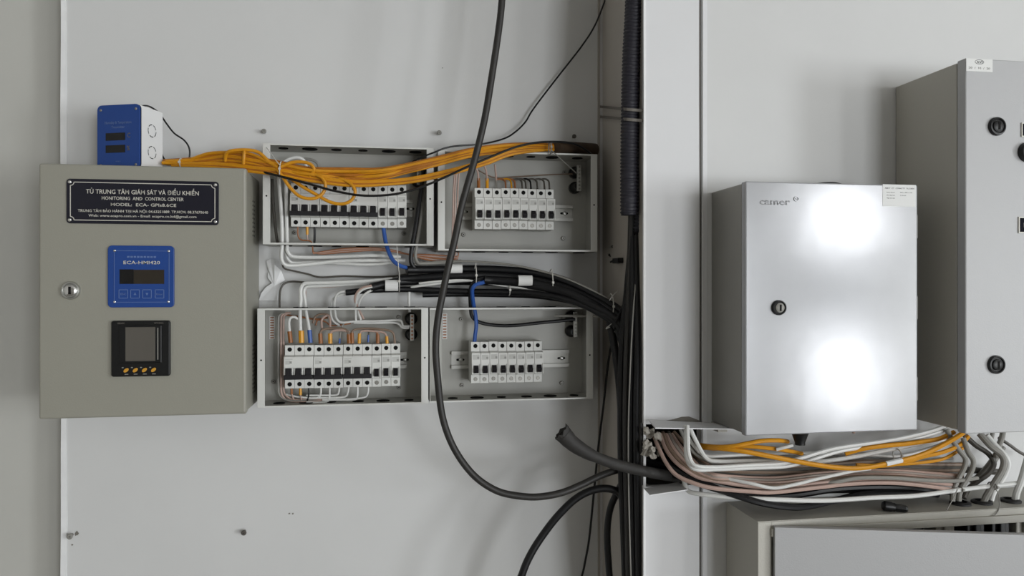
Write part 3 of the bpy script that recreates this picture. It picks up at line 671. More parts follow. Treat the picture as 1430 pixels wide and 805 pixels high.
# whites from the upper left box
cable('white_cable', 'outer white cable down the upper box edge bending sharply towards the trunk', W_, [(388, 238, .06), (390, 262, .06), (393, 300, .06), (394, 340, .06), (393, 352, .06), (393.5, 363, .058), (398.5, 370, .055), (412, 371, .05), (435, 369, .045), (473, 365, .04), (520, 364, .04), (566, 364, .04)], .0036)
cable('white_cable', 'inner white cable down the upper box edge bending just under the box', W_, [(412, 232, .05), (403, 236, .052), (399.5, 250, .055), (400, 300, .055), (401, 343, .055), (401, 350, .055), (408, 358, .05), (430, 359.5, .045), (463, 359, .042), (520, 357, .042), (560, 359, .042)], .0036)
cable('white_cable', 'white cable between the two bends under the upper box', W_, [(399, 342, .045), (399.5, 356, .045), (405, 365.5, .043), (415, 367.5, .04), (450, 366.5, .036), (500, 369.5, .036), (530, 369, .036), (552, 366, .036)], .003)
cable('white_cable', 'white cable arched over the first breaker under the yellow bundle', W_, [(388, 252, .05), (391, 233, .06), (400, 224, .062), (414, 220, .062), (424, 224, .06), (428, 236, .055), (428, 262, .05)], .0032)
cable('grey_cable', 'grey cable arched beside the white one under the yellow bundle', G_, [(424, 222, .05), (436, 223.5, .05), (444, 230, .05), (445, 245, .05), (444, 262, .05)], .0026)
cable('dark_cable', 'dark cable standing along the inside of the upper box edge', M_DGREY, [(380, 250, .03), (382, 290, .03), (386, 330, .035), (389, 343, .04)], .0028)
cable('dark_cable', 'black cable along the far inside edge of the upper box', M_CABLE, [(592, 236, .06), (589, 258, .06), (584, 292, .062), (579, 325, .062), (575, 347, .06), (574, 366, .058), (580, 376, .055)], .0042)
cable('grey_cable', 'grey cable beside the black one inside the upper box edge', G_, [(596, 244, .05), (592, 275, .055), (587, 312, .06), (582, 342, .062), (580, 357, .06), (583, 366.5, .055), (592, 368, .05), (630, 366.5, .045), (644, 365, .04)], .0034)
cable('thin_cable', 'thin black cable wandering across the white wall between the boxes', M_DGREY, [(394, 366, .045), (397, 375, .035), (412, 379, .02), (430, 383, .012), (448, 387.5, .01), (482, 386, .008), (520, 387, .008), (548, 386, .015), (570, 383, .03)], .0018)
cable('white_cable', 'upper white cable of the pair bending down into the second grommet', W_, [(419.5, 462, .055), (419, 436, .05), (420, 418, .05), (420, 404, .05), (424, 397, .05), (433, 395.5, .05), (463, 395, .048), (510, 393, .045), (548, 390, .045)], .0036,
      sleeves=((M_YELS, 'yellow_sleeve', [(420.5, 462, .0545), (421, 479, .0545)], .0052),))
cable('white_cable', 'lower white cable of the pair entering the lower box beside the first', W_, [(432, 462, .055), (430, 449, .052), (427.5, 436, .05), (426, 420, .046), (424.5, 408, .045), (428, 401, .045), (440, 400, .044), (463, 399, .042), (505, 396.5, .04), (545, 394, .04)], .003,
      sleeves=((M_BLUE, 'blue_sleeve', [(432, 461, .0545), (433.5, 479, .0545)], .0042),))
cable('thin_cable', 'thin tan wire under the white pair above the lower box', M_PINK, [(427, 428, .04), (427, 408, .042), (430, 402, .043), (463, 401, .040), (505, 396, .036), (530, 394, .034)], .0013)
cable('dark_cable', 'dark cable rising in a round bend over the lower box edge', M_DGREY, [(390.5, 430, .04), (390.5, 415, .03), (392, 404, .025), (397, 396.5, .022), (408, 393.5, .02), (424, 394.5, .03)], .002)
for k, (m, l, pts) in enumerate((
  (W_, 'white wire from the lower black sheath into the third grommet, outer one', [(486, 407, .056), (475, 408.5, .056), (469, 414, .055), (467, 424, .05), (468, 436, .048), (470, 445, .046), (477, 450.5, .044), (498, 449, .042), (530, 448.5, .042), (556, 447.5, .042), (561, 450, .042), (563, 455.5, .042), (572, 456, .042)]),
  (W_, 'white wire from the lower black sheath into the third grommet, inner one', [(487, 411, .052), (476, 412, .05), (465, 418, .048), (462.5, 428, .044), (462, 438, .042), (465, 448, .04), (474, 455, .036)]),
  (W_, 'white wire curling out of the tagged black sheath', [(520, 401, .066), (508, 404, .066), (500, 411, .064), (497.5, 420, .056), (496.5, 436, .046), (497, 448, .044)]),
  (W_, 'second white wire curling out of the tagged black sheath', [(520, 405, .062), (511, 410, .062), (504, 417, .058), (501, 426, .05), (501, 437, .046), (504, 447, .044)]),
  (M_PINK, 'pinkish wire curling out of the tagged black sheath', [(519, 399, .068), (506, 402.5, .066), (498.5, 409, .064), (495.5, 418, .058), (499, 428, .05), (508, 446, .044)]),
  (W_, 'long white wire running flat across the lower box to its terminal bar', [(494, 451, .04), (520, 451.5, .04), (548, 451, .04), (557, 453, .04), (562, 458, .04), (571, 458.5, .04)]))):
    cable('white_wire' if m is W_ else 'pink_wire', l, m, pts, .0022, cat='wire')
# copper / pink wires under the upper box and in the lower box
CW = 'thin orange brown wire in the run under the upper breaker box'
for k in range(5):
    cable('brown_wire', CW, (M_COPPER, M_PINK)[k % 2], [(437, 352+k*.6, .04), (450, 355-k*.8, .036), (482, 352.5-k*1.3, .034), (520, 350-k*.9, .034), (548, 351.5-k*.5, .036), (568, 355, .04), (600, 356+k*2, .04), (632, 358+k*2.2, .04), (640, 357, .04), (638, 346, .045), (637, 338, .05)], .0014, group='brown wires under the upper box', cat='wire', seg=6)
cable('brown_wire', 'orange brown wire from the first breaker down through the upper box floor', M_COPPER, [(416, 315, .05), (416, 328, .05), (420, 335, .05), (432, 336.5, .05), (436, 341, .05), (437, 353, .045)], .0014, cat='wire')
cable('yellow_wire', 'short yellow ended wire under the first breaker of the upper box', M_PINK, [(429, 315, .05), (429, 330, .05), (430, 336, .05)], .0014, cat='wire', sleeves=((M_YELS, 'yellow_sleeve', [(429, 316, .05), (429, 328, .05)], .0026),))
cable('black_wire', 'short black wire under the first triple breaker of the upper box', M_CABLE, [(439.5, 315, .05), (439.5, 328, .048), (439, 340, .045)], .0022, cat='wire')
for k, x_ in enumerate((633.5, 636, 639.5)):
    cable('pink_wire', f'{ORD[k]} of three pinkish wires upright along the inside edge of the shaded box', M_PINK, [(x_+2, 238, .06), (x_, 262, .06), (x_-1, 300, .06), (x_-2, 335, .06), (x_-2.5, 352, .05), (x_-8, 362, .045)], .0017, group='upright pink wires in the shaded box', cat='wire')
for k, (x_, m, sl, lab) in enumerate(((668, M_PINK, M_BROWN, 'first pink wire with a brown sleeve on the nine breaker row'), (680, M_PINK, M_YELS, 'pink wire with a yellow sleeve on the nine breaker row'), (693, M_PINK, M_GREYC, 'pink wire with a grey sleeve on the nine breaker row'))):
    cable('pink_wire', lab, m, [(x_-6+k*2, 230, .07), (x_-1, 240, .065), (x_, 250, .06), (x_+.4, 262, .052)], .002, cat='wire', sleeves=((sl, 'sleeve', [(x_+.2, 249 if k < 2 else 252, .059), (x_+.4, 263, .052)], .0034 if k < 2 else .002),))
for k, x_ in enumerate((706, 714, 719, 729, 734, 741, 750, 760, 767)):
    m = (M_COPPER, M_YELS, M_COPPER, M_DGREY, M_DGREY, M_CABLE, M_DGREY, M_DGREY, M_DGREY)[k]
    cable('dark_wire' if m in (M_DGREY, M_CABLE) else 'brown_wire', f'{ORD[k]} thin arched wire from the left behind the nine breakers of the shaded box', m,
          [(x_-14, 251, .035), (x_-6, 250, .036), (x_-1, 253, .04), (x_, 258, .045), (x_+.5, 264, .05)], .0019, group='dark wires in the shaded box' if m in (M_DGREY, M_CABLE) else 'brown wires in the shaded box', cat='wire')
cable('pink_wire', 'long thin tan wire crossing level above the nine breaker row', M_TAN, [(664, 236, .03), (690, 248, .03), (720, 247, .02), (770, 244, .012), (806, 243, .02)], .0013, cat='wire')
# lower left box
cable('white_wire', 'white wire hooked over with a brown sleeve on the first breaker pole', W_, [(416, 446, .05), (411, 443, .052), (405.5, 444.5, .054), (403.5, 451, .055), (404.5, 464, .055)], .0026, cat='wire', sleeves=((M_BROWN, 'brown_sleeve', [(404.3, 463, .0545), (406, 479, .0545)], .0042),))
LW = [
 (M_TAN, 'tan bridging wire from the fourth to the seventh pole of the crowded box', [(447.5, 480, .054), (447, 467, .054), (451, 460.5, .054), (463, 459, .052), (476, 459, .052), (484, 462, .053), (487, 468, .054), (487.5, 480, .054)], .0026),
 (M_PINK, 'pinkish bridging wire arched from the fifth pole of the crowded box', [(461, 480, .056), (461, 468, .056), (465, 462.5, .056), (478, 461.5, .054), (488, 464, .052)], .0024),
 (M_TAN, 'tan wire arched from the eighth pole to the far single breakers', [(491, 480, .054), (491, 466, .054), (496, 460.5, .053), (512, 459, .052), (530, 460, .053), (545, 462.5, .054), (550, 468, .054), (551.5, 480, .054)], .0022),
 (M_PINK, 'pinkish wire arched from the yellow sleeve to the last single breakers', [(502, 480, .056), (502.5, 467, .056), (507, 462.5, .056), (524, 463, .055), (536, 465, .055), (540, 471, .056), (540.5, 480, .056)], .0022),
 (M_COPPER, 'orange brown wire down to the first single breaker of the crowded box', [(516, 462, .05), (524, 463, .052), (527.5, 468, .054), (527.5, 480, .054)], .0022),
 (M_GREYC, 'grey wire rising from the sixth pole of the crowded box', [(474, 480, .054), (475, 468, .052), (478, 455, .045), (484, 450, .04)], .0016),
 (M_PINK, 'pinkish wire looping high above the second triple breaker', [(450, 462, .05), (449, 448, .046), (454, 442, .042), (459, 441, .042), (461, 448, .046), (461, 461, .05)], .0022),
 (M_TAN, 'tan wire looping at the top edge of the crowded box', [(437, 452, .04), (440, 443, .04), (448, 439, .04), (458, 440, .04), (463, 446, .04)], .002),
 (M_COPPER, 'orange brown wire crossing level below the top edge of the crowded box', [(398, 440, .035), (420, 443, .03), (440, 446, .03), (458, 444, .03)], .0018),
 (M_COPPER, 'orange brown wire behind the pink loop of the crowded box', [(441, 455, .03), (444, 447, .03), (455, 450, .03), (464, 455, .03), (490, 452, .03)], .0016)]
SL = {0: ((M_BROWN, [(447.2, 466, .0545), (447.8, 480, .0545)], .004), (M_BROWN, [(487, 467, .0545), (487.5, 480, .0545)], .004)), 1: ((M_YELS, [(461, 466, .0565), (461.2, 480, .0565)], .0042),),
      2: ((M_BROWN, [(491.5, 465, .0545), (492, 480, .0545)], .0035),), 3: ((M_YELS, [(502, 466, .0565), (501.6, 480, .0565)], .0032), (M_YELS, [(540, 470, .0565), (540.6, 480, .0565)], .003)), 4: ((M_BROWN, [(527.5, 467, .0545), (527.5, 480, .0545)], .0035),),
      5: ((M_BLUE, [(474.5, 473, .0545), (474, 480, .0545)], .0018),)}
for k, (m, l, pts, r) in enumerate(LW):
    cable('terminal_wire', l, m, pts, r, cat='wire', sleeves=tuple((a, 'sleeve', b_, c) for a, b_, c in SL.get(k, ())))
cable('terminal_wire', 'thin blue tipped wire standing on the ninth pole of the crowded box', M_DGREY, [(515, 463, .05), (514.5, 470, .054), (514, 480, .054)], .0014, cat='wire', sleeves=((M_BLUE, 'blue_sleeve', [(514.5, 468, .054), (514, 478, .054)], .0019),))
VW = [(392.5, M_PINK, 'pinkish wire upright along the inside edge of the crowded box'), (388.5, M_GREYC, 'grey wire upright along the inside edge of the crowded box'), (396, M_PINK, 'second pinkish wire upright beside the breakers of the crowded box')]
for k, (x_, m, l) in enumerate(VW):
    cable('terminal_wire', l, m, [(x_+10, 437, .04), (x_+2, 440, .04), (x_, 450, .04), (x_, 490, .04), (x_, 530, .04), (x_+.5, 549-k, .04), (x_+6, 558-k*1.5, .042), (x_+18, 561-k, .044), (x_+40, 561-k*2, .046), (x_+58, 559, .046)], .0021, cat='wire')
BW = [
 [(448, 540, .05), (448, 549, .05), (446, 554.5, .05), (438, 556.5, .05), (412, 554, .045), (399, 551, .04)],
 [(460.5, 540, .05), (460, 556, .05), (457, 561, .05), (446, 562.5, .05), (428, 562, .05)],
 [(474, 540, .05), (473, 548, .05), (469.5, 552, .05), (452, 552.5, .05), (428, 552.5, .048)],
 [(487, 540, .05), (485.5, 549, .05), (481.5, 554.5, .05), (462, 556, .05), (436, 556, .048)],
 [(499.5, 539, .05), (499, 554, .05), (495, 558.5, .05), (470, 559, .05), (450, 559, .05)],
 [(514.5, 539, .05), (513.5, 550, .05), (508, 555.5, .05), (485, 558, .05), (460, 558.5, .05)]]
NM = ['fourth', 'fifth', 'sixth', 'seventh', 'eighth', 'ninth']
for n_, pts in zip(NM, BW):
    cable('white_wire', f'white wire bending under the {n_} pole of the crowded box', W_, pts, .0019, cat='wire')
cable('terminal_wire', 'brown sleeved wire under the first pole of the crowded box', M_PINK, [(407, 540, .05), (407.5, 550, .05), (410, 558, .048)], .0015, cat='wire', sleeves=((M_BROWN, 'brown_sleeve', [(407, 541, .05), (407.4, 551, .05)], .0022),))
cable('terminal_wire', 'yellow sleeved wire under the second pole of the crowded box', M_PINK, [(419.5, 540, .05), (419.5, 552, .05), (421, 559, .048)], .0015, cat='wire', sleeves=((M_YELS, 'yellow_sleeve', [(419.5, 541, .05), (419.5, 552, .05)], .0028),))
cable('terminal_wire', 'black wire under the third pole of the crowded box', M_CABLE, [(431, 540, .05), (431, 553, .05), (429, 560, .048)], .0016, cat='wire')
# torn white flap on the wall between the boxes
b = B(); poly = [(361.5, 420), (365, 410), (372.5, 401), (384, 393.5), (374, 388), (374, 381), (381, 380), (372.5, 371), (372, 364), (378, 362), (384.5, 363), (384, 370), (393, 378), (398, 392), (391, 396), (388.5, 408), (388, 420)]
pp = [P(x_, y_, .004) for x_, y_ in poly]
front = [b.bm.verts.new((p.x, -.004-.012*max(0, math.sin(i*.7))*.6, p.z)) for i, p in enumerate(pp)]
cc = b.bm.verts.new(P(383, 400, .012)); bk = [b.bm.verts.new((v.co.x, v.co.y+.0016, v.co.z)) for v in front]; cb = b.bm.verts.new(P(383, 400, .0104))
for i in range(len(front)):
    j = (i+1) % len(front); b.bm.faces.new((front[i], front[j], cc)); b.bm.faces.new((bk[j], bk[i], cb)); b.bm.faces.new((front[j], front[i], bk[i], bk[j]))
o = recenter(obj('torn_flap', b, M_TRIM)); tag(o, 'torn curling white flap of wall lining between the two left boxes', 'flap')

# ------------------------------------------------------------------ conduits and vertical bundle beside the column
def corrugated(label, pts, r):
    c = spline(path(pts), 200); L = 0; pitch = .0064; dens = []
    for a, b_ in zip(c, c[1:]):
        n = max(1, int((b_-a).length/(pitch/4)))
        for k in range(n): dens.append(a.lerp(b_, k/n))
    s = 0; rr = []
    for i, p in enumerate(dens):
        if i: s += (p-dens[i-1]).length
        rr.append(r*(1+.10*math.cos(2*PI*s/pitch)))
    o = recenter(obj('corrugated_conduit', B().tube(dens, rr, 14), M_CONDUIT, smooth=True)); tag(o, label, 'conduit')
corrugated('front black corrugated conduit running down beside the column', [(890, -1090, .235), (890, -500, .235), (888.5, -120, .235), (885.5, 0, .235), (881.5, 80, .235), (879.5, 160, .235), (878.5, 250, .235), (878.5, 302, .235)], .0155)
corrugated('rear black corrugated conduit half hidden along the column edge', [(899, -1090, .225), (899, -400, .225), (898, -120, .225), (895.5, 0, .225), (892, 100, .222), (890.5, 200, .222), (888.5, 310, .222), (888, 325, .222)], .0125)
VB = [(867, 873, .205, .0066), (874, 878.5, .222, .0062), (881.5, 885.5, .236, .0060), (888.5, 892, .246, .0058), (894, 898.5, .246, .0054), (878, 881, .20, .006), (886, 889, .21, .006)]
RL = ['leftmost', 'third', 'fifth', 'sixth', 'rightmost', 'second', 'fourth']
tops = [884, 882, 883, 888, 892, 886, 890]
for k, (xa, xb, d, r) in enumerate(VB):
    m = (M_CABLE, M_CABLEG, M_CABLE, M_CABLE, M_CABLEG, M_CABLE, M_CABLE)[k]
    cable('riser_cable', f'{RL[k]} black cable in the vertical bundle beside the column at the frame bottom', m,
          [(tops[k], 285, .225), (tops[k]-.5, 315, .226), ((tops[k]+xa)/2+1, 400, (d+.225)/2), (xa+2, 480, d), (xa, 570, d), (xa+.5, 650, d), ((xa+xb)/2, 720, d), (xb, 805, d), (xb+2, 880, d), (xb+2, 1150, d), (xb+2, 1480, d)], r, group='vertical bundle beside the column', seg=10)
cable('thin_cable', 'thin pale cable running up among the vertical black cables', M_GREYC, [(889, 380, .235), (884, 440, .245), (880, 520, .25), (877.5, 600, .25), (878, 690, .25), (881, 805, .25), (882, 840, .25)], .0013)
for y_, l in ((152, 'upper dusty strip of clear tape across the corrugated conduits'), (166, 'lower dusty strip of clear tape across the corrugated conduits')):
    b = B(); pts = spline(path([(838, y_-3, .004), (854, y_-1.5, .10), (866, y_, .205), (872, y_+.5, .246), (880, y_+1.2, .256), (890, y_+2, .258), (898, y_+2.5, .262)]))
    h = .0026
    for p0, p1 in zip(pts, pts[1:]):
        v = [b.bm.verts.new(pq+Vector((a, a, h*k))) for a in (0, -.0006) for pq, k in ((p0, -1), (p1, -1), (p1, 1), (p0, 1))]
        for f in ((0,1,2,3), (7,6,5,4), (0,4,5,1), (1,5,6,2), (2,6,7,3), (3,7,4,0)): b.bm.faces.new([v[i] for i in f])
    o = recenter(obj('tape_strip', b, M_DUST)); tag(o, l, 'tape')
wall_screw(853, 345, 'rusty screw in the shaded side of the boxed-out column', .003, d=.06)
# small dark bracket and ties at the corner above the trunk
b = B().box(XF-.012, XF-.001, -.145, -.11, Zt(868, 368, .12), Zt(868, 361, .12)); b.tube(spline(path([(851, 356, .05), (862, 363, .08), (880, 366, .15)])), .003, 8).tube(spline(path([(853, 366, .06), (870, 360, .12), (884, 351, .17)])), .0025, 8)
o = recenter(obj('wall_bracket', b, M_BLACK)); tag(o, 'small black clip fixed in the corner between trunk and conduits', 'bracket')
cable('slim_cable', 'thin black cord cutting across the trunk into the vertical bundle', M_CABLE, [(882, 395, .22), (876, 412, .205), (869, 430, .19), (862, 446, .18), (858, 460, .17)], .0026)
cable('thin_cable', 'thin orange brown wire edge beside the vertical bundle', M_COPPER, [(876, 425, .2), (872, 442, .19), (870, 460, .185), (869, 480, .185)], .0018)

# torn grey conduit sticking out left
c = spline(path([(787, 607, .30), (800, 620, .30), (822, 634, .298), (848, 645, .295), (875, 653, .292), (902, 659, .288), (928, 664, .275), (950, 668, .25)]), 8)
rr = [.0150-.0056*min(1, i/16)+random.uniform(-.0003, .0003) for i in range(len(c))]
o = recenter(obj('torn_conduit', B().tube(c, rr, 12), M_TORN, smooth=True, auto=True)); tag(o, 'dusty black conduit with a ragged torn end sticking out across the cables', 'conduit')
b = B(); c0, c1 = c[0], c[2]; tdir = (c0-c1).normalized(); u = tdir.orthogonal().normalized(); v = tdir.cross(u); n = 16; inn = []; out = []; rag = []
for k in range(n):
    a = 2*PI*k/n; rad = u*math.cos(a)+v*math.sin(a); upw = max(0, rad.z)
    inn.append(b.bm.verts.new(c0-tdir*.004+rad*.0142)); out.append(b.bm.verts.new(c0+tdir*(.002+random.uniform(0, .007)+.018*upw**3)+rad*(.0152+random.uniform(-.001, .001))))
    rag.append(b.bm.verts.new(c0+tdir*(.001)+rad*.0125))
for k in range(n):
    j = (k+1) % n; b.bm.faces.new((inn[k], inn[j], out[j], out[k])); b.bm.faces.new((out[k], out[j], rag[j], rag[k]))
obj('torn_rim', b, M_TORN, o, smooth=False)

# ------------------------------------------------------------------ zinc terminal cabinet and tall control cabinet (on the boxed-out wall)
DZ = DR+.135
def zc(px, a, b_, d): return (Zt(px[0], a, d)+Zt(px[1], b_, d))/2
x0, x1 = X(1041, DZ), X(1281.5, DZ); z1 = zc((1040, 1280), 254, 258, DZ); z0 = zc((1044, 1283), 609.5, 601, DZ)
t = empty('terminal_cabinet', 'shiny galvanised wall cabinet with embossed logo and black lock', 'cabinet', ((x0+x1)/2, -(DR+DZ)/2, z0))
obj('body', B().box(x0+.0015, x1-.0015, -DZ+.016, -DR-.001, z0+.002, z1-.002), M_ZINCS, t, bevel=.002)
obj('door', B().box(x0, x1, -DZ, -DZ+.015, z0, z1), M_ZINC, t, bevel=.0022, seg=3)
lock(1087, 430, DZ, .0125, t, M_BLACK, M_GREYC)
c = P(1083, 281.5, DZ); w_ = X(1110, DZ)-X(1060, DZ)
lo = text('camer', w_*.84, .0108, c.x-w_*.02, -DZ+.0004, c.z, M_ZINC, t, name='embossed_logo', depth=.0010)
c2 = P(1112, 278, DZ); obj('logo_ring', B().ring(c2+Vector((0, .0004, 0)), (0,-1,0), .0028, .0045, .0018), M_ZINC, t); obj('logo_dot', B().cyl(c2, (0,-1,0), [(.0013, 0), (.0010, .0014)], 10), M_ZINC, t)
a = P(1232.5, 257.5, DZ); b_ = P(1279, 289, DZ)
st = obj('spec_sticker', B().box(a.x, b_.x, -DZ-.0004, -DZ+.0002, b_.z, a.z), M_PAPER, t)
sw, sh = b_.x-a.x, a.z-b_.z
text('ABB T  CT  CONG TY  TU DIEN', sw*.88, .0024, (a.x+b_.x)/2, -DZ-.0004, a.z-sh*.17, M_INK, st, depth=.0001)
for k, (l, r_) in enumerate((('Kich thuoc', '300 x 400 x 150'), ('Do day ton', '1.2mm'), ('Ngay san xuat', ''))):
    text(l, sw*.24, .0017, a.x+sw*.24, -DZ-.0004, a.z-sh*(.36+.13*k), M_INK, st, depth=.0001)
    if r_: text(r_, sw*(.36 if k == 0 else .17), .0017, a.x+sw*(.70 if k == 0 else .61), -DZ-.0004, a.z-sh*(.36+.13*k), M_INK, st, depth=.0001)
hg = B()
for z in (z1-.07, z0+.07, (z0+z1)/2): hg.cyl((x1+.001, -DZ+.004, z-.02), (0,0,1), [(.002, 0), (.002, .04)], 8)
obj('hinge', hg, M_ZINCS, t)
# gland on top and conduit stub underneath
gx = X(1150, DR+.05); gd = B().cyl((gx, -DR-.06, z1-.003), (0,0,1), [(.030, 0), (.030, .006), (.026, .011), (.018, .014), (.002, .015)], 24)
obj('top_gland', gd, M_BLACK, t, smooth=True, auto=True)
gx = X(1118, DR+.1); obj('bottom_gland', B().cyl((gx, -DR-.098, z0+.004), (0,0,-1), [(.017, 0), (.017, .008), (.014, .010), (.0085, .026), (.0085, .030)], 20), M_BLACK, t, smooth=True, auto=True)
obj('bottom_screw', B().cyl((X(1192, DR+.1), -DR-.10, z0+.003), (0,0,-1), [(.004, 0), (.004, .006), (.0025, .012)], 10), M_PINK, t, smooth=True)
obj('corner_lug', B().box(x0+.001, x0+.018, -DR-.03, -DR-.001, z0-.014, z0), M_GREYB, t)

DT = DR+.178
x0, x1 = X(1348.5, DT), X(1348.5, DT)+.50; z1 = zc((1348, 1430), 79, 87, DT); z0 = zc((1348, 1430), 607.5, 603, DT)
t = empty('control_cabinet', 'tall light grey control cabinet with black knob locks at the frame edge', 'cabinet', ((x0+x1)/2, -(DR+DT)/2, z0))
obj('body', B().box(x0+.002, x1-.002, -DT+.022, -DR-.001, z0+.003, z1-.002), M_GREYB, t, bevel=.002)
obj('gasket', B().box(x0+.006, x1-.006, -DT+.0185, -DT+.0225, z0+.006, z1-.006), M_HOLE, t)
obj('door', B().box(x0, x1, -DT, -DT+.019, z0, z1), M_GREY, t, bevel=.002)
lock(1391, 177, DT, .0155, t, M_BLACK, M_BLACK); lock(1390, 509.5, DT, .0155, t, M_BLACK, M_BLACK)
def tagplate(px0, px1, py0, py1, txt):
    a = P(px0, py0, DT); b_ = P(px1, py1, DT)
    k = obj('tag_plate', B().box(a.x, b_.x, -DT-.002, -DT, b_.z, a.z), M_SILVER, t, bevel=.0003)
    obj('tag_face', B().box(a.x+.002, b_.x-.001, -DT-.0024, -DT-.0015, b_.z+.002, a.z-.002), mat('matte_navy', (16, 16, 26), .8, spec=.15), k)
    text(txt, .0058, .0078, (a.x+b_.x)/2+.0005, -DT-.0023, (a.z+b_.z)/2, M_SILVER, k)
tagplate(1421.5, 1438, 303, 326, 'M')
a = P(1425.5, 171.5, DT); b_ = P(1466, 193, DT)
k = obj('tag_plate', B().box(a.x, b_.x, -DT-.002, -DT, b_.z, a.z), M_SILVER, t, bevel=.0003); obj('tag_face', B().box(a.x+.002, b_.x-.001, -DT-.0024, -DT-.0015, b_.z+.002, a.z-.002), mat('matte_navy', (16, 16, 26), .8, spec=.15), k)
c = P(1433, 213, DT)
pl = obj('pilot_lamp', B().cyl(c, (0,-1,0), [(.0165, 0), (.0165, .004), (.0150, .010), (.0125, .010), (.0125, .008)], 28), M_BLACK, t, smooth=True, auto=True)
obj('lamp_lens', B().cyl(c, (0,-1,0), [(.0122, .006), (.0115, .013), (.007, .016), (.001, .017)], 24), mat('amber_lens', (150, 92, 36), .25), pl, smooth=True)
a = P(1348.8, 80.5, DT); b_ = P(1386, 101, DT)
s = obj('inspection_sticker', B().box(a.x+.0005, b_.x, -DT-.0004, -DT+.0002, b_.z, a.z-.001), M_PAPER, t)
cx_, cz_ = (a.x+b_.x)/2, a.z-(a.z-b_.z)*.28
b = B(); n = 28
for k in range(n):
    t0, t1 = 2*PI*k/n, 2*PI*(k+1)/n
    b.prism([(cx_+.0085*math.cos(t0), cz_+.0040*math.sin(t0)), (cx_+.0085*math.cos(t1), cz_+.0040*math.sin(t1)), (cx_+.0077*math.cos(t1), cz_+.0033*math.sin(t1)), (cx_+.0077*math.cos(t0), cz_+.0033*math.sin(t0))], -DT-.0006, -DT-.0003)
obj('oval_mark', b, M_INK, s); text('AVI', .011, .0044, cx_, -DT-.0004, cz_, M_INK, s, depth=.0002)
text('20  /  10  /  20', (b_.x-a.x)*.8, .0036, cx_, -DT-.0004, b_.z+.0058, M_PRINT, s, depth=.0002)

# ------------------------------------------------------------------ low cabinet with half-open door
DL = DR+.118
x0 = X(1058, DL); x1 = x0+.62; z1 = (Zt(1058, 726, DL)+Zt(1430, 711.5, DL))/2; z0 = z1-.62
t = empty('low_cabinet', 'low light grey cabinet under the cables with its door ajar', 'cabinet', ((x0+x1)/2, -(DR+DL)/2, z0))
wl = .0016
obj('side_wall', B().box(x0, x0+wl, -DL, -DR-.001, z0, z1), M_GREYB, t); obj('side_wall', B().box(x1-wl, x1, -DL, -DR-.001, z0, z1), M_GREYB, t)
obj('top_wall', B().box(x0+wl, x1-wl, -DL, -DR-.001, z1-wl, z1), M_GREYB, t); obj('bottom_wall', B().box(x0+wl, x1-wl, -DL, -DR-.001, z0, z0+wl), M_GREYB, t)
obj('back_panel', B().box(x0+wl, x1-wl, -DR-.003, -DR-.001, z0+wl, z1-wl), M_GREYB, t)
fb = B().box(x0, x0+.024, -DL-.0016, -DL, z0, z1-.001).box(x1-.024, x1, -DL-.0016, -DL, z0, z1-.001).box(x0+.024, x1-.024, -DL-.0016, -DL, z1-.013, z1-.001).box(x0+.024, x1-.024, -DL-.0016, -DL, z0, z0+.013)
obj('front_frame', fb, M_GREYB, t, bevel=.0005)
obj('rim_channel', B().box(x0+.022, x1-.022, -DL-.007, -DL-.0016, z1-.0245, z1-.0115), M_GREYB, t, bevel=.0006)
hx, hy_ = X(1082, DL+.012), -(DL+.012)
zd1 = Zt(1083, 737, DL+.012); ang = math.radians(15); dw = .575
def dpt(a, o): return (hx+a*math.cos(ang)+o*math.sin(ang), hy_-a*math.sin(ang)+o*math.cos(ang))
b = B()
def slab(b, a0, a1, o0, o1, za, zb):
    q = [dpt(a0, o0), dpt(a1, o0), dpt(a1, o1), dpt(a0, o1)]
    lo = [b.bm.verts.new((x_, y_, za)) for x_, y_ in q]; hi = [b.bm.verts.new((x_, y_, zb)) for x_, y_ in q]
    b.bm.faces.new(lo[::-1]); b.bm.faces.new(hi)
    for i in range(4): b.bm.faces.new((lo[i], lo[(i+1)%4], hi[(i+1)%4], hi[i]))
slab(b, 0, dw, 0, .0016, z0+.02, zd1); slab(b, 0, .0016, .0016, .012, z0+.02, zd1); slab(b, dw-.0016, dw, .0016, .012, z0+.02, zd1); slab(b, .0016, dw-.0016, .0016, .012, zd1-.0016, zd1)
obj('door', b, M_GREY, t, bevel=.0006)
# dim fittings inside, seen through the gap above the door
for k, (f, m) in enumerate(((.30, M_BLACK), (.36, M_GREYB), (.42, M_BLACK), (.47, M_BLACK), (.52, M_GREYB))):
    cx_ = x0+f; obj('inner_fitting', B().box(cx_-.018, cx_+.018, -DL+.012, -DL+.07, z1-.15, z1-.020).box(cx_-.006, cx_+.006, -DL+.006, -DL+.02, z1-.05, z1-.024), m, t, bevel=.002)
for px in (1341, 1371, 1411):
    c = P(px, 694, DL-.035); c.z = z1
    obj('grommet', B().cyl(c, (0,0,1), [(.0175, -.0005), (.0175, .003), (.014, .005), (.011, .005), (.011, .001)], 20), M_BLACKR, t, smooth=True, auto=True)
LZ1 = z1
# black plug lying on top
c = P(1250, 706, DL-.012); c.z = LZ1+.0075; a_ = Vector((.92, -.30, -.12)).normalized()
t = empty('cable_plug', 'small black plug lying loose on the low cabinet top', 'plug', c-Vector((0,0,.0075)))
obj('plug_body', B().cyl(c-a_*.021, a_, [(.006, 0), (.0085, .003), (.0085, .014), (.0075, .016), (.0075, .02)], 16), M_BLACK, t, smooth=True, auto=True)
obj('plug_nut', B().cyl(c-a_*.001, a_, [(.0062, 0), (.0066, .003), (.0066, .017), (.005, .0205)], 8), M_BLACK, t)

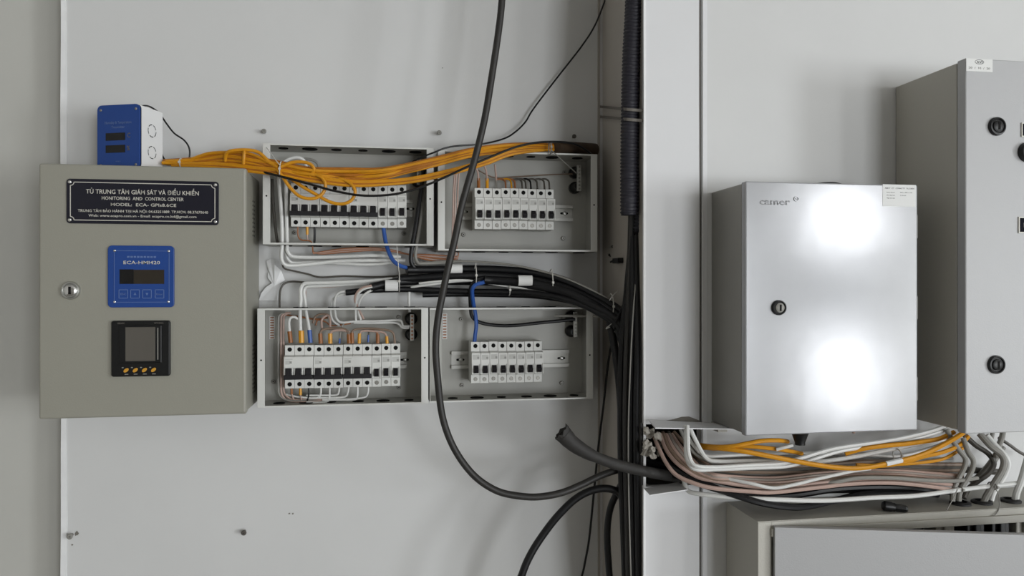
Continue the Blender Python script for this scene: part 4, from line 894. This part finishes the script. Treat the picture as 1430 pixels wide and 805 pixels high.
# ------------------------------------------------------------------ cut cable trunking at the opening
def plate(label, name, quad, thick, m=M_GREY):
    pp = [P(*q) for q in quad]; n = (pp[1]-pp[0]).cross(pp[3]-pp[0]).normalized(); b = B()
    a = [b.bm.verts.new(p) for p in pp]; c = [b.bm.verts.new(p-n*thick) for p in pp]
    b.bm.faces.new(a); b.bm.faces.new(c[::-1])
    for i in range(4): b.bm.faces.new((a[i], c[i], c[(i+1)%4], a[(i+1)%4]))
    o = recenter(obj(name, b, m, bevel=.0004)); tag(o, label, 'trunking'); return o
plate('white trunking cover lying flat over the opening beside the cabinet', 'trunking_cover', [(906, 586.5, .27), (915, 597.5, .335), (1028, 599, .335), (1009, 591.5, .27)], .0022, M_WALL2)
plate('white trunking base plate under the cable opening', 'trunking_tray', [(899, 682, .27), (908, 691.5, .325), (960, 684, .325), (948, 673.5, .27)], .0018, M_WALL2)
# ragged plaster round the opening (part of the wall)
b = B()
for k in range(11):
    a = P(random.uniform(901, 926), random.uniform(600, 642), random.uniform(.255, .285)); r = random.uniform(.006, .0125)
    g = bmesh.ops.create_icosphere(b.bm, subdivisions=2, radius=r, matrix=Matrix.Translation(a))
    for v in g['verts']: v.co = a+(v.co-a)*random.uniform(.55, 1.15)*(1 if (v.co-a).z < 0 else .8)
struct('trim_7', b, mat('broken_plaster', (168, 163, 154), .9))
b = B()
pts = [(928, 588), (940, 586), (952, 582.5), (962, 582), (970, 585), (978, 588), (978, 592), (928, 592)]
pp = [P(x_, y_, DR) for x_, y_ in pts]; b.prism([(p.x, p.z) for p in pp], -DR-.0015, -DR+.001); struct('trim_8', b, M_PLASTER)

# ------------------------------------------------------------------ cables running right under the cabinets
D0, D1 = DR-.02, DR+.07
def rc(name, label, m, pts, r, da=.25, db=.345, group=None, sleeves=()):
    n = len(pts); q = []
    for i, p in enumerate(pts):
        f = min(1, i/2.5); q.append((p[0], p[1], p[2] if len(p) > 2 else da+(db-da)*f))
    return cable(name, label, m, q, r, group=group, sleeves=sleeves)
rc('white_cable', 'front white cable of the pair bent square beside the opening', W_, [(960, 595, .335), (960.5, 612, .345), (961.5, 632, .35), (966, 646, .355), (975, 652, .36), (1002, 653, .36), (1050, 650, .36), (1090, 648, .36), (1116, 641, .36), (1164, 627, .355), (1220, 618.5, .35), (1262, 611.5, .35), (1304, 601, .345), (1330, 590, .33)], .0036)
rc('white_cable', 'rear white cable of the pair bent square beside the opening', W_, [(957, 595, .325), (957.5, 612, .335), (958, 636, .34), (963, 650, .345), (974, 656.5, .35), (1002, 656, .35), (1050, 654, .35), (1095, 652, .35), (1125, 645, .35), (1175, 630, .345), (1230, 622, .34), (1270, 615, .34), (1310, 604, .335), (1335, 594, .32)], .0034)
rc('white_cable', 'white cable slanting from under the trunking cover to the far grommets', W_, [(963, 597, .32), (972, 616.5, .325), (986, 640, .335), (1004, 645, .34), (1050, 644.5, .34), (1100, 646, .34), (1145, 645, .34), (1190, 639, .34), (1240, 629, .34), (1290, 619, .34), (1330, 612, .335)], .0038)
rc('white_cable', 'white cable lying straight behind the yellow ones', W_, [(955, 598, .30), (968, 622, .315), (985, 637, .32), (1010, 637, .325), (1050, 635, .325), (1130, 633, .32), (1200, 634.5, .32), (1255, 637, .32), (1300, 626, .32), (1335, 612, .315)], .0030)
rc('grey_cable', 'grey cable lying at the back of the run under the galvanised cabinet', G_, [(950, 600, .30), (962, 624, .31), (982, 641, .315), (1012, 642, .31), (1060, 640, .31), (1130, 637, .31), (1200, 642, .31), (1270, 645, .31), (1330, 640, .31)], .0032)
rc('white_cable', 'white cable crossing down through the pink ones', W_, [(1010, 668, .34), (1050, 676, .365), (1080, 682, .37), (1110, 677, .372), (1136, 670.5, .372), (1165, 664, .372), (1192, 658, .37), (1215, 655, .365)], .003)
rc('white_cable', 'lowest white cable resting on the low cabinet front', W_, [(948, 655, .28), (955, 672, .30), (961, 686, .315), (975, 690, .33), (1000, 693, .345), (1040, 696, .36), (1080, 698, .37), (1150, 699.5, .37), (1220, 695.5, .37), (1276, 693, .365), (1323, 687, .36), (1360, 682, .355), (1415, 676, .35), (1450, 672, .35)], .0040)
PG, PL_ = 'pinkish cables under the galvanised cabinet', 'beige cable in the run sagging below the galvanised cabinet'
rc('beige_cable', 'lowest pinkish cable swinging out from the torn opening', M_PINK, [(914, 612, .26), (919, 624, .28), (931, 648, .31), (946, 665, .33), (974, 677, .35), (1002, 683, .36), (1050, 687, .365), (1080, 688, .365), (1136, 682, .365), (1192, 676, .362), (1248, 675, .36), (1300, 680, .36), (1338, 686, .35)], .0036)
for k in range(5):
    e = k-2
    rc('beige_cable', PL_, (M_PINK, M_TAN, M_PINK, M_PINKG, M_PINK)[k], [(922+k*4, 607, .255), (930+k*5, 628-k, .285), (946+k*5, 648-k*1.5, .31), (974+k*3, 663-e*1.8, .33), (1006, 669-e*2.2, .345), (1050, 674-e*3, .352-.006*k), (1090, 675-e*3.6, .355-.006*k), (1140, 669-e*3.4, .356-.006*k), (1200, 664-e*2.8, .355-.006*k), (1255, 664-e*2.8, .352-.005*k), (1300, 668-e*3.2, .35-.005*k), (1345, 672-e*3.4, .345)], .0035, group=PG)  # tan and greyed sheaths stand for shade among the beige cables
for k in range(4):
    rc('tan_cable', 'dusty tan cable fanning out of the torn opening behind the pink ones', M_TAN if k % 2 else M_DGREY, [(917+k*8, 604, .24), (928+k*9, 622-k, .265), (944+k*9, 640-k, .285), (970+k*8, 655-k, .30), (1010, 661-k*3.2, .31), (1060, 664-k*4, .315), (1130, 664-k*4.5, .315), (1210, 657-k*4, .315), (1290, 662-k*4.5, .315), (1345, 661-k*4, .315)], .0036, group='tan cables from the opening')
rc('grey_cable', 'grey cable with faint blue print between the pink ones', G_, [(1130, 678, .34), (1165, 674, .36), (1200, 668, .362), (1248, 668, .362), (1290, 671, .36), (1335, 672, .355), (1365, 668, .345)], .0036)
rc('black_cable', 'front black cable sagging out of the opening over the low cabinet corner', M_CABLE, [(905, 640, .20), (920, 634, .25), (934, 648, .285), (962, 665, .315), (1000, 682, .345), (1030, 693, .362), (1064, 703, .372), (1100, 708.5, .372), (1125, 708, .365), (1164, 700, .35), (1206, 690, .335), (1260, 688, .33), (1310, 691, .33)], .0056)
rc('black_cable', 'rear black cable lying under the pink run', M_CABLE, [(905, 655, .20), (930, 660, .26), (965, 672, .30), (1010, 686, .33), (1060, 694, .34), (1110, 692, .335), (1165, 684, .33), (1230, 681, .325), (1290, 684, .325), (1330, 688, .325)], .006)
rc('black_cable', 'black cable deep in the opening behind the fanned cables', M_CABLE, [(900, 645, .20), (920, 648, .23), (950, 655, .265), (990, 668, .295), (1040, 679, .31), (1100, 685, .315), (1180, 684, .315), (1270, 683, .315), (1325, 686, .315)], .007)
rc('dark_cable', 'dark cable at the back of the run under the control cabinet', M_DGREY, [(1120, 650, .29), (1160, 655, .295), (1220, 652, .295), (1280, 652, .295), (1340, 656, .295), (1400, 660, .295)], .006)
Y2 = [(977, 625, .30), (1005, 626.5, .345), (1034, 630, .365), (1064, 635.5, .372), (1100, 642.5, .376), (1136, 649, .378), (1165, 653, .378), (1192, 654.5, .378), (1216, 652.5, .378), (1240, 647.5, .378), (1276, 639, .376), (1300, 630, .372), (1320, 620, .365), (1342, 607, .35), (1355, 596, .33)]
rc('data_cable', 'long yellow cable dipping in front of the run with a white marker', M_YEL, Y2, .0042, sleeves=((M_PAPER, 'white_marker', [(1237, 648.2, .379), (1248, 645.8, .3785), (1259, 643.2, .378)], .0045),))
rc('data_cable', 'yellow cable ending short under the galvanised cabinet', M_YEL, [(977, 622, .30), (1000, 624.5, .34), (1024, 623.5, .36), (1045, 619.5, .365), (1065, 616, .365), (1087, 615.5, .36), (1100, 617, .34)], .0038)
rc('data_cable', 'yellow cable running level beneath the short one', M_YEL, [(975, 624, .29), (1000, 627, .33), (1040, 624, .345), (1075, 626.5, .35), (1100, 630, .345), (1120, 634, .335)], .0036)
rc('data_cable', 'upper yellow cable rising to the control cabinet corner', M_YEL, [(1180, 634, .335), (1206, 627, .345), (1235, 623, .348), (1262, 620.5, .348), (1290, 617, .348), (1312, 613, .345), (1332, 604, .335)], .0042)
rc('data_cable', 'lower yellow cable rising behind the white marker', M_YEL, [(1196, 650, .345), (1228, 651, .352), (1259, 647, .356), (1290, 638, .358), (1316, 632, .355), (1340, 622, .345), (1352, 610, .335)], .0038)
rc('data_cable', 'thin yellow cable lowest under the control cabinet', M_YEL, [(1230, 650, .33), (1262, 648.5, .338), (1290, 646, .338), (1318, 641, .335), (1345, 626, .33)], .0030)
cable('marker_sleeve', 'short black tipped white sleeve beside the cabinet bottom gland', W_, [(1084, 628, .355), (1096, 625, .36), (1107, 622, .362)], .0032)
tie(1253, 636, .345, .011, .012, 'pale nylon tie on the white cables under the galvanised cabinet')
GC = [('grey cable kinked down into the first grommet, outer one', [(1322, 600, .34), (1329, 614, .345), (1340, 630, .35), (1348, 641, .352), (1347, 652, .352), (1341, 664, .35), (1335, 676, .35), (1331, 690, .352), (1330, 700, .352)], .0045, M_GREYC),
      ('grey cable kinked down into the first grommet, inner one', [(1345, 612, .345), (1352, 632, .352), (1359, 643, .356), (1358, 655, .356), (1352, 667, .354), (1345, 678, .352), (1340, 690, .352), (1339, 700, .352)], .0045, M_GREYC),
      ('pale cable bent thickly into the second grommet', [(1368, 606, .34), (1383, 623, .35), (1397, 634, .355), (1402, 645, .358), (1399, 658, .358), (1391, 671, .356), (1383, 684, .354), (1377, 694, .352), (1374, 702, .352)], .0058, M_GREYC),
      ('white cable behind the thick bend into the second grommet', [(1378, 608, .33), (1392, 624, .338), (1403, 636, .345), (1408, 648, .348), (1404, 662, .348), (1396, 676, .348), (1388, 688, .348), (1384, 700, .350)], .0045, W_),
      ('dark grey cable crossing behind the kinked ones', [(1345, 606, .315), (1362, 622, .32), (1380, 634, .325), (1388, 648, .325), (1380, 662, .325), (1366, 672, .325), (1352, 684, .33), (1346, 696, .335)], .0048, M_DGREY),
      ('grey cable standing upright under the control cabinet', [(1402, 596, .335), (1399, 612, .335), (1393, 628, .335), (1391, 640, .335)], .005, M_GREYC),
      ('second grey cable standing upright under the control cabinet', [(1388, 596, .33), (1385, 610, .33), (1382, 622, .33)], .004, M_GREYC),
      ('pale cable at the frame edge entering the third grommet', [(1436, 610, .345), (1436, 635, .35), (1431, 655, .355), (1426, 672, .355), (1420, 688, .352), (1418, 698, .35)], .006, W_),
      ('light grey cable looping low behind the first grommet', [(1357, 676, .30), (1372, 662, .305), (1384, 648, .31), (1392, 636, .31), (1400, 624, .31)], .0065, M_GREYC),
      ('dark cable slanting to the frame edge under the control cabinet', [(1395, 612, .30), (1410, 622, .30), (1424, 632, .30), (1440, 640, .30)], .003, M_DGREY)]
for l, pts, r, m in GC: cable('drop_cable', l, m, pts, r, seg=10)
o = tie(1339, 683, .352, .005, .010, 'nylon tie with a straight tail at the first grommet', [(1337, 684, .368), (1331, 697, .375), (1322, 713, .385)], m=M_GREYC)
o = tie(1386, 679, .354, .006, .011, 'nylon tie with a hanging tail at the second grommet', [(1389, 680, .37), (1394, 690, .375), (1396, 702, .38), (1394, 714, .386), (1386, 723, .388)], m=M_GREYC)
